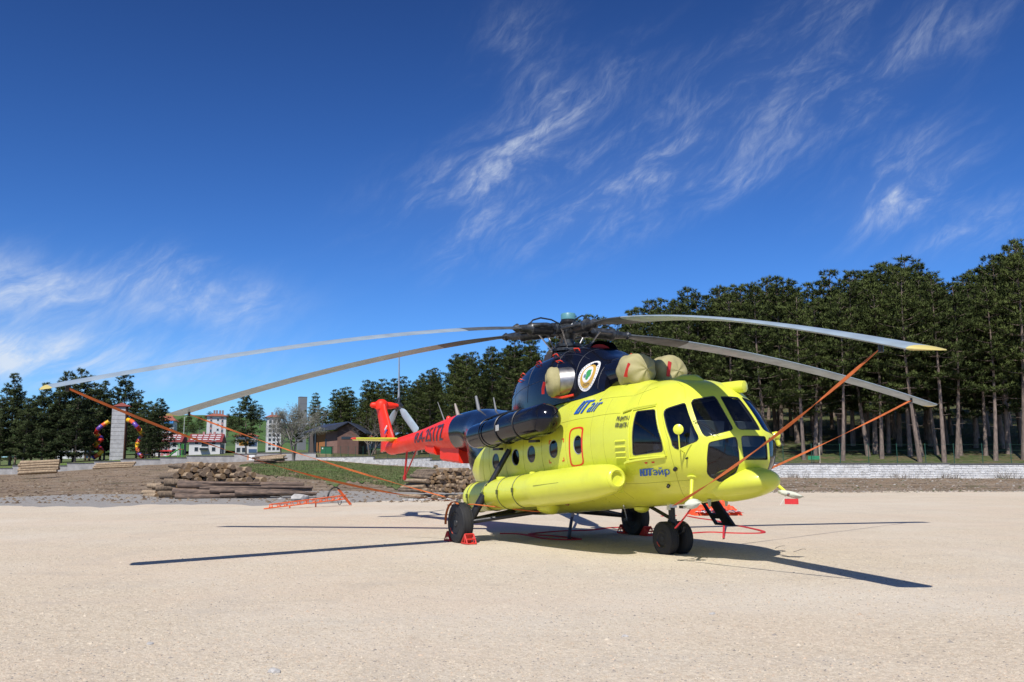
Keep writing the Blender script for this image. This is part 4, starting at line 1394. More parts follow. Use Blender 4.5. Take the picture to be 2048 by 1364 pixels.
# ------------------------------------------------------------------ things on and around the helicopter
ORANGE = mat('orange_webbing', (.54, .13, .028), .75, var=.15, vscale=8)
REDW = mat('red_webbing', (.55, .025, .03), .75, var=.15, vscale=8)
CHOCK = mat('chock_red', (.62, .035, .025), .45, dirt=.3)
LEAD = mat('tow_orange', (.80, .13, .02), .45, dirt=.3)
WEBW = mat('white_webbing', (.7, .68, .66), .8)

def wrinkle_lathe(prof, o, ax, n, seed, amp):
    R = rng(seed)
    o = Vector(o); ax = Vector(ax).normalized()
    a = ax.orthogonal().normalized(); b_ = ax.cross(a)
    fr = [(R.uniform(2, 7), R.uniform(0, 6.28), R.uniform(3, 14)) for _ in range(6)]
    rings = []
    for i, (h, r) in enumerate(prof):
        ring = []
        for k in range(n):
            t = 2 * PI * k / n
            w = sum(math.sin(round(f1) * t + p + h * f2) for f1, p, f2 in fr) / 6
            w2 = sum(abs(math.sin(round(f1) * .5 * t + p * 2 - h * f2 * .7)) for f1, p, f2 in fr) / 6
            rr = max(.004, r * (1 + amp * w - amp * 1.1 * w2 * w2))
            ring.append(o + ax * (h + amp * .25 * w) + (a * math.cos(t) + b_ * math.sin(t)) * rr)
        rings.append(ring)
    return rings
for s, lab in ((-1, 'khaki canvas cover tied over the nearer front engine intake'), (1, 'khaki canvas cover over the farther front engine intake')):
    o = W(2.97, s * .37, 1.11)
    t = thing('intake_cover', lab, 'engine cover', o)
    b = MB()
    b.loft(wrinkle_lathe([(-.08, .335), (-.02, .36), (.04, .345), (.1, .36), (.18, .355), (.26, .345), (.32, .32), (.38, .27), (.42, .19), (.44, .10), (.45, .01)], o, W(1, 0, -.02) - W(0, 0, 0), 56, 5 + s, .085), True)
    b.build('canvas', KHAKI, t, smooth=True, angle=70)
    b = MB()
    q0 = o + (W(.38, -.34, .20) - W(0, 0, 0)); q1 = o + (W(.66, -.22, .02) - W(0, 0, 0))
    q0, q1 = o + (W(.30, -.26, .10) - W(0, 0, 0)), o + (W(.20, -.30, -.14) - W(0, 0, 0))
    if s > 0: q0, q1 = o + (W(.40, -.14, .16) - W(0, 0, 0)), o + (W(.36, -.18, -.12) - W(0, 0, 0))
    b.tube([q0 + Vector((.03, -.03, 0)), q0.lerp(q1, .5) + Vector((.05, -.05, .0)), q1 + Vector((.04, -.04, 0))], .02, sq=(.075, .012))
    b.build('pull_tab', REDW, t)
    rebase(t)
for s, lab in ((-1, 'wrinkled khaki cover on the near side exhaust below the rotor'), (1, 'khaki exhaust cover poking out on the far side of the engine cowling')):
    d = (W(-.42, s * .95, -.02) - W(0, 0, 0)).normalized()
    o = W(1.42, s * .72, 1.18) + d * .36
    t = thing('exhaust_cover', lab, 'engine cover', o)
    b = MB()
    b.loft(wrinkle_lathe([(-.06, .29), (-.04, .315), (.02, .305), (.06, .318), (.10, .315), (.16, .27), (.19, .2), (.20, .1), (.20, .01)], o, d, 36, 21 + s, .07), True)
    b.build('canvas', KHAKI, t, smooth=True, angle=70)
    b = MB(); b.tube([o + d * .20 + Vector((-.05, 0, .02)), o + d * .22 + Vector((-.08, 0, -.12)), o + d * .21 + Vector((-.1, 0, -.22))], .02, sq=(.06, .01)); b.build('pull_tab', REDW, t)
    rebase(t)
# small pitot covers with red flags
for (o, lab) in ((HP(4.84, -39.5, 0) + Vector((.10, -.12, -.38)), 'white fabric cover with red flag on the near pitot boom'), (W(5.44, .80, -1.31), 'dangling fabric cover with red flag on the far pitot boom')):
    near = o.y < 0
    t = thing('pitot_cover', lab, 'pitot cover', o)
    b = MB()
    if near:
        b.loft(wrinkle_lathe([(-.12, .02), (-.10, .05), (-.03, .085), (.05, .085), (.10, .06), (.13, .02)], o + Vector((.02, 0, -.03)), (.45, .85, .22), 24, 3, .22), True)
    else:
        b.loft(wrinkle_lathe([(-.08, .04), (0, .05), (.07, .055), (.14, .06), (.20, .055), (.25, .035), (.28, .01)], o + Vector((-.02, -.02, -.0)), (.55, .75, -.22), 18, 3, .3), True)
    b.build('canvas', mat('pale_canvas', (.55, .56, .46), .85, bump=.3, bscale=12), t, smooth=True, angle=70)
    b = MB()
    if near:
        b.tube([o + Vector((-.02, .02, -.10)), o + Vector((-.14, -.06, -.28)), o + Vector((-.26, -.12, -.42))], .02, sq=(.08, .012))
        b.build('flag', REDW, t)
    else:
        p = o + Vector((-.02, -.02, -.08)); R3 = Matrix.Rotation(.6, 3, 'Z')
        b.box(p + Vector((.06, .08, -.06)), (.22, .02, .09), Matrix.Rotation(.75, 3, 'Z')); b.build('flag', REDW, t)
        b = MB(); b.tube([o + Vector((-.0, 0, -.02)), o + Vector((-.08, -.08, -.20))], .005, 5); b.build('cord', WEBW, t)
    rebase(t)

# blade tie-down straps
def strap(pts, sag, lab, wd=.055, n=22):
    a, c = Vector(pts[0]), Vector(pts[-1])
    path = []
    for i in range(n + 1):
        k = i / n
        p = a.lerp(c, k); p.z -= sag * 4 * k * (1 - k)
        path.append(p)
    t = thing('tie_down_strap', lab, 'strap', (c.x, c.y, 0), 'blade tie-down straps')
    b = MB()
    rings = []
    for i, p in enumerate(path):
        tg = (path[min(i + 1, n)] - path[max(i - 1, 0)]).normalized()
        tw = math.sin(i * .55) * .9 + .5
        s0 = tg.cross(Vector((0, 0, 1))).normalized(); u0 = s0.cross(tg)
        s_ = s0 * math.cos(tw) + u0 * math.sin(tw); n_ = tg.cross(s_)
        rings.append([p + s_ * wd / 2 + n_ * .003, p - s_ * wd / 2 + n_ * .003, p - s_ * wd / 2 - n_ * .003, p + s_ * wd / 2 - n_ * .003])
    b.loft(rings, True)
    b.build('webbing', ORANGE, t)
    b = MB(); b.tube([a + Vector((0, 0, .10)), a + Vector((.0, 0, -.05))], .03, 8); b.build('clip', BLACK, t)
    b = MB(); b.box(c, (.12, .05, .05)); b.build('ratchet', STEEL, t)
    rebase(t)
fRN, fRF, fLF, fLN = BLADES[0][0], BLADES[1][0], BLADES[3][0], BLADES[4][0]
dn = Vector((0, 0, -.07))
STRAP_END = Vector((4.95, -1.12, .93))
strap([fRN(9.95) + dn, STRAP_END], .10, 'orange strap from the near right blade tip down across the nose to the nose wheel', .05)
strap([fRF(9.75) + dn, (XN + .12, .14, .84)], .06, 'thin orange strap from the far right blade running down behind the nose', .042)
strap([fLN(10.2) + dn, (XM - .02, -2.30, .86)], .30, 'orange strap from the nearest left blade tip across the log pile to the main wheel', .04)
strap([fLF(10.15) + dn, (XM - .1, -2.25, .88)], .10, 'orange strap from the far left blade tip passing the tow bar to the main wheel', .04)
t = thing('wheel_strap', 'orange strap looped over the near main wheel', 'strap', (XM, -2.25, 0))
b = MB()
b.tube([Vector((XM - .44 * math.cos(a), -2.40 + .001, .415 + .44 * math.sin(a))) for a in lin(-.1, 2.0, 12)], .02, sq=(.05, .012))
b.tube([Vector((XM - .30, -2.42, .78)), Vector((XM + .1, -2.0, .80)), Vector((.4, -1.2, .68)), Vector((.7, -.9, .66))], .012, 6)
b.build('webbing', ORANGE, t)
rebase(t)

# wheel chocks
def chock(p, rz, lab):
    t = thing('wheel_chock', lab, 'wheel chock', p, 'red wheel chocks')
    b = MB(); M = Matrix.Rotation(rz, 4, 'Z') @ Matrix.Identity(4)
    def P(x, y, z): return Vector(p) + (M @ Vector((x, y, z)))
    L_, H_, Wd = .30, .20, .20
    for y in (-Wd / 2, Wd / 2):
        b.tube([P(0, y, .016), P(L_, y, .016)], .016, 4)
        b.tube([P(0, y, .016), P(.17, y, H_)], .016, 4)
        b.tube([P(.17, y, H_), P(L_, y, .016)], .016, 4)
        b.tube([P(.17, y, H_), P(.17, y, .016)], .012, 4)
    for (x, z) in ((0, .016), (L_, .016), (.17, H_), (.08, .11), (.24, .10)):
        b.tube([P(x, -Wd / 2, z), P(x, Wd / 2, z)], .016, 4)
    b.build('frame', CHOCK, t)
    b = MB(); b.add([P(.005, -Wd / 2, .03), P(.165, -Wd / 2, H_ + .01), P(.165, Wd / 2, H_ + .01), P(.005, Wd / 2, .03), P(.02, -Wd / 2, .02), P(.175, -Wd / 2, H_), P(.175, Wd / 2, H_), P(.02, Wd / 2, .02)],
                    [(0, 1, 2, 3), (7, 6, 5, 4), (0, 4, 5, 1), (3, 2, 6, 7)]); b.build('face_plate', CHOCK, t)
    rebase(t)
chock((XM + .30, -2.27, .012), 0, 'red steel chock against the front of the near main wheel')
chock((XM - .30, -2.25, .012), PI, 'red chock behind the near main wheel, mostly hidden')
chock((XM + .30, 2.25, .012), 0, 'red chock in shade in front of the far main wheel')
chock((XM - .30, 2.25, .012), PI, 'red chock in shade behind the far main wheel')

# ground straps (red webbing lying about) and hoses
def ground_line(name, lab, pix, m, wd, cat='strap', z0=.02, zs=None, r=None, grp=None):
    pts = [gp(x, y, z0) for x, y in pix]
    if zs:
        for p, z in zip(pts, zs): p.z = z
    # smooth
    out = []
    for i in range(len(pts) - 1):
        for k in range(5):
            t_ = k / 5
            p0, p1, p2, p3 = pts[max(i - 1, 0)], pts[i], pts[i + 1], pts[min(i + 2, len(pts) - 1)]
            out.append(.5 * ((2 * p1) + (p2 - p0) * t_ + (2 * p0 - 5 * p1 + 4 * p2 - p3) * t_ ** 2 + (3 * p1 - p0 - 3 * p2 + p3) * t_ ** 3))
    out.append(pts[-1])
    b = MB()
    if r: b.tube(out, r, 8)
    else: b.tube(out, .01, sq=(wd, .022))
    o = b.build(name, m)
    c = Vector((sum(p.x for p in out) / len(out), sum(p.y for p in out) / len(out), 0))
    o.data.transform(Matrix.Translation(-c)); o.location = c
    tag(o, lab, cat, grp)
    return o
ground_line('ground_strap', 'red webbing strap lying on the gravel beyond the boarding step', [(1385, 1066), (1420, 1064), (1470, 1066), (1520, 1066), (1524, 1062), (1490, 1054), (1462, 1049), (1430, 1041), (1395, 1036), (1375, 1032)], REDW, .09)
ground_line('ground_strap', 'red webbing strap in the shade under the belly', [(1000, 1067), (1040, 1068), (1085, 1076), (1120, 1079), (1160, 1078), (1110, 1072), (1060, 1068), (1120, 1062), (1180, 1060), (1225, 1055), (1300, 1054)], mat('dull_red_webbing', (.45, .02, .025), .8), .10)
ground_line('ground_strap', 'thin red cord ending left of the nose wheel strut', [(1322, 1032), (1340, 1033), (1352, 1031)], REDW, .04)
ground_line('drain_hose', 'black hose hanging from the belly to the ground between the main wheels', [(1150, 1018), (1149, 1040), (1142, 1062), (1138, 1078)], RUB, .05, 'hose', zs=[.70, .45, .2, .02], r=.04)
ground_line('dangling_strap', 'short dark strap with red end hanging below the boarding step', [(1452, 1050), (1449, 1062), (1447, 1078)], REDW, .045, 'strap', zs=[.42, .25, .05])
for i, (x, y, l_) in enumerate(((1385, 1118, 60), (1600, 1101, 26), (1560, 1094, 20))):
    ground_line('twig', ('dark twig lying on the gravel before the nose wheel', 'small twig on the gravel by the rotor shadow', 'short twig at the end of the nose shadow')[i], [(x - l_ / 2, y + 3), (x - 4, y), (x + l_ * .2, y - 4 + i), (x + l_ / 2, y - 2)], mat('twig_bark', (.06, .05, .04), .9), .02, 'twig', z0=.01, r=.005)

# boarding step leaning down from the far door
t = thing('boarding_step', 'black steel boarding step hanging under the cockpit behind the nose wheel', 'boarding step', gp(1455, 1050, .0))
b = MB()
a0, a1 = at(1396, 1003, 19.0), at(1430, 996, 18.6)
c0, c1 = at(1433, 1051, 18.9), at(1472, 1050, 18.4)
c0.z = c1.z = .40; a0.z = a1.z = 1.0
tn = (c0 - a0).cross(a1 - a0).normalized() * .05
def slab(p, q, r_, s_, m_=None):
    b.add([p, q, r_, s_, p + tn, q + tn, r_ + tn, s_ + tn], [(0, 1, 2, 3), (7, 6, 5, 4), (0, 4, 5, 1), (1, 5, 6, 2), (2, 6, 7, 3), (3, 7, 4, 0)])
def SQ(x, y): return a0.lerp(a1, x).lerp(c0.lerp(c1, x), y)
slab(SQ(0, 0), SQ(.12, 0), SQ(.12, 1), SQ(0, 1)); slab(SQ(.46, 0), SQ(1, 0), SQ(1, 1), SQ(.46, 1))
b.build('stringer', BLACK, t)
for (y0, y1) in ((0, .28), (.62, .78), (.94, 1.0)):
    b = MB(); slab(SQ(.12, y0), SQ(.46, y0), SQ(.46, y1), SQ(.12, y1)); b.build('tread', BLACK, t)
rebase(t)

# heap of orange bucket fabric and webbing
t = thing('folded_water_bucket', 'crumpled orange fabric bucket with red and white webbing heaped behind the nose wheel', 'water bucket', gp(1430, 1033, 0))
base = gp(1430, 1030, 0)
b = MB(); R = rng(4)
ex = RH; ey = FH
nu, nv = 60, 24
vs = []; fs = []
for i in range(nu + 1):
    for j in range(nv + 1):
        x = -1 + 2 * i / nu; y = -1 + 2 * j / nv
        e = max(0, 1 - x * x) ** .6 * max(0, 1 - y * y) ** .6
        h = .50 * e * (.62 + .3 * math.sin(x * 5 + 1.5) + .28 * abs(math.sin(x * 13 + y * 4)) + .22 * abs(math.sin(y * 9 + x * 6 + 1)) + .12 * math.sin(x * 31 + y * 17))
        vs.append(base + ex * (x * .78 + .05 * math.sin(y * 7)) + ey * (y * .55 + .06 * math.sin(x * 9)) + Vector((0, 0, .012 + max(0, h))))
for i in range(nu):
    for j in range(nv):
        k = i * (nv + 1) + j
        fs.append((k, k + 1, k + nv + 2, k + nv + 1))
b.add(vs, fs)
b.build('fabric', mat('bucket_orange', (.85, .085, .02), .6, var=.12, vscale=5), t, smooth=True, angle=60)
for q in range(40):
    b = MB(); pts = []
    cx_, cy_ = R.uniform(-.65, .65), R.uniform(-.75, -.3)
    for k in range(9):
        a = k * .8 + q
        x = cx_ + .14 * math.cos(a) * R.uniform(.5, 1.2) ; y = cy_ + .16 * math.sin(a * 1.3)
        pts.append(base + ex * x + ey * y * .9 + Vector((0, 0, .06 + .30 * max(0, 1 - abs(x)) * max(0, .9 + cy_) + .05 * abs(math.sin(a * 2)))))
    b.tube(pts, .012, sq=(.055, .010))
    b.build('webbing', [REDW, WEBW, mat('purple_webbing', (.09, .03, .08), .8)][q % 3], t)
rebase(t)

# ------------------------------------------------------------------ orange tow bar on the pad
t = thing('tow_bar', 'orange lattice tow bar with black hose loop lying on the pad', 'tow bar', gp(620, 1012, 0))
A0, A1 = gp(528, 1016.5, .05), gp(690, 1012, .0); A1 = at(690, 1000, colD(gp(700, 1012, 0))[0]); A1.z = .34
DT = colD(gp(610, 1014, 0))[0]
fr0 = Vector((A0.x, A0.y, .03)); fr1 = Vector((A1.x, A1.y, .30))
side = FH
def BP(k, z, s): return fr0.lerp(fr1, k) + Vector((0, 0, z)) + side * s
for s in (-.17, .17):
    b = MB()
    b.tube([BP(.0, 0, s * .2), BP(.08, .0, s), BP(1.0, 0, s)], .022, 6)
    b.tube([BP(.07, .02, s), BP(.085, .14, s), BP(1.0, .16, s)], .022, 6)
    b.build('rail', LEAD, t)
for i, k in enumerate([.085, .17, .25, .33, .41, .49, .52, .60, .68, .76, .84, .92, .99]):
    b = MB()
    for s in (-.17, .17):
        b.tube([BP(k - .012, .15, s), BP(k, .0, s)], .016, 5)
        if i % 3: b.tube([BP(k + .02, .15, s), BP(k, .0, s)], .016, 5)
    b.tube([BP(k, .0, -.17), BP(k, .0, .17)], .016, 5); b.tube([BP(k, .15, -.17), BP(k, .15, .17)], .016, 5)
    b.build('brace', LEAD, t)
e = fr0.lerp(fr1, .95)
ux = (fr1 - fr0).normalized()
for s in (-.2, -.07, .07, .2):
    b = MB()
    p0 = e + Vector((0, 0, .40)) - ux * .12 + side * s; p1 = e + ux * .52 + side * s; p1.z = .06
    b.tube([p0, p1], .025, 6)
    b.build('fork_bar', LEAD, t)
b = MB()
for k in (0, .5, 1.0):
    p = (e + Vector((0, 0, .40)) - ux * .12).lerp(Vector((e.x + ux.x * .52, e.y + ux.y * .52, .06)), k)
    b.tube([p - side * .22, p + side * .22], .022, 6)
b.build('fork_cross', LEAD, t)
for s in (-.1, .1):
    b = MB()
    c = fr0.lerp(fr1, .86) + side * s
    b.tube([c + ux * (-.36 * math.cos(a) * 1.0) + Vector((0, 0, .12 + .42 * math.sin(a))) for a in lin(0, 2.5, 12)], .022, 7)
    b.build('hose', BLACK, t, smooth=True)
b = MB(); c = fr0.lerp(fr1, .93); b.tube([c + ux * .10 * math.cos(a) + Vector((0, 0, -.06 + .16 * math.sin(a))) for a in lin(PI, 2 * PI, 9)], .014, 6); b.build('loop', BLACK, t)
b = MB()
for k, hgt in ((.3, .0), (.62, .0)):
    p = BP(k, 0, 0); b.tube([Vector((p.x, p.y, .012)), p], .03, 6)
b.build('skid', LEAD, t)
rebase(t)

# ------------------------------------------------------------------ logs
def log_mat(name, col, dark, seed):
    return mat(name, col, .9, col2=dark, vscale=5, bump=.7, bscale=14, stretch=(1, 1, 1))
BARK1 = mat('pale_bark', (.235, .17, .11), .9, col2=(.105, .078, .055), vscale=7, bump=.8, bscale=20)
BARK2 = mat('brown_bark', (.21, .145, .105), .9, col2=(.075, .055, .045), vscale=9, bump=.9, bscale=20, stretch=(.22, 1, 1))
BARK3 = mat('peeled_wood', (.40, .30, .19), .85, col2=(.24, .17, .105), vscale=6, bump=.4, bscale=14)
CUT1 = mat('cut_wood', (.31, .20, .10), .85, col2=(.15, .095, .05), vscale=5)
CUT2 = mat('weathered_cut', (.24, .17, .11), .85, col2=(.13, .09, .06), vscale=6)
LOGMESH = {}
def log_mesh(key, L, r0, r1, bark, cut, seed):
    R = rng(seed); n = 11; b = MB(); rings = []
    bend = R.uniform(-.03, .03)
    m = 7
    ph = [R.uniform(0, 6.28) for _ in range(4)]
    for i in range(m):
        k = i / (m - 1); r = r0 + (r1 - r0) * k
        cy = bend * math.sin(k * PI) * L * .3
        rings.append([Vector((L * k, cy + r * (1 + .07 * math.sin(2 * a + ph[0] + k * 3) + .05 * math.sin(5 * a + ph[1] + k * 9)) * math.cos(a), r * (1 + .07 * math.sin(2 * a + ph[0] + k * 3) + .05 * math.sin(5 * a + ph[1] + k * 9)) * math.sin(a))) for a in [2 * PI * j / n for j in range(n)]])
    b.loft(rings, False, 0)
    b.add(rings[0], [tuple(reversed(range(n)))], 1); b.add(rings[-1], [tuple(range(n))], 1)
    me_o = b.build('log', [bark, cut], smooth=True, angle=45)
    me = me_o.data
    bpy.data.objects.remove(me_o)
    LOGMESH[key] = me
    return me
def put_log(me, p, d, lab, grp, roll=0., sc=1.0, stretch=1.0):
    d = Vector(d).normalized()
    y = Vector((0, 0, 1)).cross(d).normalized(); z = d.cross(y)
    M = Matrix((d, y, z)).transposed().to_4x4() @ Matrix.Rotation(roll, 4, 'X') @ Matrix.Diagonal((stretch, sc, sc, 1))
    o = bpy.data.objects.new('log', me); COL.objects.link(o)
    o.matrix_world = Matrix.Translation(p) @ M
    return tag(o, lab, 'log', grp)
R = rng(77)
short = [log_mesh(('s', i), R.uniform(2.0, 2.5), .16, .145, BARK1 if i % 4 else BARK3, CUT1 if i % 3 else CUT2, i) for i in range(6)]
longm = [log_mesh(('l', i), 7.2, .185, .10, BARK2, CUT2, 20 + i) for i in range(4)]
thin = [log_mesh(('t', i), 2.6, .115, .10, BARK1 if i % 2 else BARK3, CUT1 if i % 2 else CUT2, 40 + i) for i in range(5)]
side_l = [log_mesh(('c', i), 4.3, .17, .15, BARK3, CUT1, 60 + i) for i in range(3)]

def gpt(px, py, D):
    p = at(px, py, D); return p
# pile A: short logs with their ends towards the viewer, stacked in rows
DA = 49.0
base_r = .16
dA = (-FH * .80 - RH * -.60).normalized()
dA = (FH * .78 - RH * .62).normalized()      # logs run back and to the left
rows = [(312, 560, 996), (312, 545, 986), (322, 525, 974.5), (350, 528, 962), (352, 520, 951), (358, 508, 941), (366, 470, 932.5)]
for ri, (x0, x1, yy) in enumerate(rows):
    x = x0 + R.uniform(0, 5)
    while x < x1:
        rr = R.uniform(.82, 1.18)
        p = at(x, yy + R.uniform(-3.0, 2.0) , DA + R.uniform(-.30, .35) + .12 * ri)
        if ri == 0: p.z = .16 * rr + .01
        put_log(R.choice(short), p, dA + Vector((R.uniform(-.06, .06), R.uniform(-.06, .06), R.uniform(-.03, .03))),
                'short pale log in the big left pile, cut end facing out', 'short logs in the big left pile', R.uniform(0, 6.28), rr)
        x += 38 * rr * .325 + R.uniform(.0, 1.5)
# end stacks at the pile's left edge
for (x, y) in ((318, 988), (312, 976), (328, 964)):
    p = at(x, y, DA - 1.2); p.z = max(p.z, .2)
    put_log(short[1], p, (RH * .96 + FH * .25), 'stout pale log lying crosswise at the left end of the big pile', 'crosswise logs at the left pile end', R.uniform(0, 6), 1.15, .45)
# long dark logs lying in front
LONGLAB = ['thick dark trunk lying along the top of the long logs', 'slim trunk just below the top one, its end reaching far right', 'thick dark trunk at mid height slanting down to the right', 'slim middle trunk jutting out at the right end', 'lowest thick trunk at the left front of the long logs', 'slim short trunk at the very top behind the thick one', 'trunk end sticking out farthest to the lower right', 'thin lowest trunk at the right end near the white boulder']
for (xa, ya, xb, yb, i, sc) in ((356, 969.5, 608, 967.5, 0, .95), (400, 976, 626, 974.5, 1, .62), (346, 982.5, 560, 989, 2, 1.0), (420, 981, 624, 979.5, 1, .70), (351, 992, 540, 994, 3, .9), (357, 964.5, 520, 966, 1, .62), (470, 985.5, 634, 986.5, 0, .75), (440, 990.5, 632, 989, 2, .55)):
    a_ = at(xa, ya, 46.8 + R.uniform(-.25, .25) + .02 * (996 - ya)); c_ = at(xb, yb, 47.6 + R.uniform(-.3, .3))
    a_.z = max(a_.z, .16); c_.z = max(c_.z, .10)
    put_log(longm[i], a_, c_ - a_, LONGLAB.pop(0), 'long trunks in front of the left pile', R.uniform(0, 6.28), sc, (c_ - a_).length / 7.2)
# pile B behind the tail: thinner logs
DB = 47.5
dB = (FH * .84 - RH * .54).normalized()
rows = [(842, 945, 989), (838, 942, 980.5), (846, 945, 972), (852, 948, 963.5), (862, 950, 955.5), (866, 950, 948), (874, 944, 942)]
for ri, (x0, x1, yy) in enumerate(rows):
    x = x0 + R.uniform(0, 4)
    while x < x1:
        rr = R.uniform(.78, 1.12)
        p = at(x, yy + R.uniform(-2.2, 1.8), DB + R.uniform(-.25, .3) + .06 * ri)
        if ri == 0: p.z = .125 * rr
        put_log(R.choice(thin), p, dB + Vector((R.uniform(-.05, .05), R.uniform(-.05, .05), R.uniform(-.04, .03))),
                'slim pale log in the pile behind the tail wheel strap, cut end outward', 'slim logs in the pile behind the tail', R.uniform(0, 6.28), rr)
        x += 38 * .23 * rr + R.uniform(-.3, 1.2)
p = at(870, 933, 66); put_log(thin[0], p, -FH * .9 + RH * .2, 'single round log lying on the grass above the pile behind the tail', None, 0, 1.15, .3)
# side-on stacks by the left wall and the loose brown heap
for i, yy in enumerate((945.5, 940.5, 935.5, 930.5, 925.5)):
    D = 92.0
    for k in range(2):
        a_ = at(40 + R.uniform(-4, 4), yy + R.uniform(-.6, .6) + k, D + k * .5)
        put_log(side_l[(i + k) % 3], a_, RH + FH * .05 + Vector((0, 0, .045)), 'pale peeled log in the side-on stack at the far left', 'peeled logs stacked at the far left', R.uniform(0, 6), R.uniform(.9, 1.15), R.uniform(.85, .95))
for i, yy in enumerate((936, 932.5, 929)):
    a_ = at(186 + 3 * i, yy, 106.0)
    put_log(side_l[i], a_, RH + Vector((0, 0, .045)), 'grey weathered log in the low stack before the play tower', 'low log stack before the play tower', R.uniform(0, 6), .9, 1.08)
for i in range(9):
    a_ = at(496 + R.uniform(0, 26), 928 - i * 1.5 + R.uniform(-1, 1), 112 + R.uniform(-1, 2))
    a_.z = max(a_.z, ground_z(*colD(a_)) + .12)
    put_log(side_l[i % 3] if i % 2 else longm[i % 4], a_, RH + FH * R.uniform(-.3, .5) + Vector((0, 0, R.uniform(.02, .16))), 'reddish log in the tumbled heap under the bare tree', 'tumbled logs under the bare tree', R.uniform(0, 6), R.uniform(.8, 1.1), .75 if i % 2 else .5)
# pale boulders and scattered stones along the track edge
STONE = mat('pale_boulder', (.42, .40, .37), .9, var=.2, vscale=4, bump=.6, bscale=8)
def boulder(p, r, lab, seed, grp=None, flat=.6):
    R2 = rng(seed); bm = bmesh.new(); bmesh.ops.create_icosphere(bm, subdivisions=2, radius=1)
    for v in bm.verts:
        k = 1 + .22 * math.sin(v.co.x * 3 + seed) * math.sin(v.co.y * 4 + seed * 2) + R2.uniform(-.08, .08)
        v.co *= k
        v.co.x *= r * 1.3; v.co.y *= r; v.co.z *= r * flat
    me = bpy.data.meshes.new('boulder'); bm.to_mesh(me); bm.free(); me.materials.append(STONE)
    o = obj('boulder', me, None, (p.x, p.y, p.z + r * flat * .55)); o.rotation_euler.z = seed * .7
    return tag(o, lab, 'boulder', grp)
p = at(600, 995, 45.0); p.z = ground_z(*colD(p)); boulder(p, .36, 'large white boulder at the right end of the long logs', 3)
for i in range(26):
    x = R.choice([R.uniform(800, 935), R.uniform(800, 860), R.uniform(640, 760), R.uniform(560, 700)])
    p = at(x, 992, 45.6 + R.uniform(-.8, 1.4)); p.z = ground_z(*colD(p))
    boulder(p, R.uniform(.05, .14), 'small pale stone among the rubble along the track edge', 100 + i, 'stones along the track edge')
for (x, y, r_) in ((548, 1347, .045), (1425, 1230, .03), (1250, 1275, .03), (300, 1290, .03)):
    p = gp(x, y, 0); boulder(p, r_, {548: 'grey stone lying on the gravel near the bottom edge', 1425: 'pebble on the gravel before the nose', 1250: 'pebble on the gravel in the foreground centre', 300: 'pebble on the gravel at the lower left'}[x], int(x))

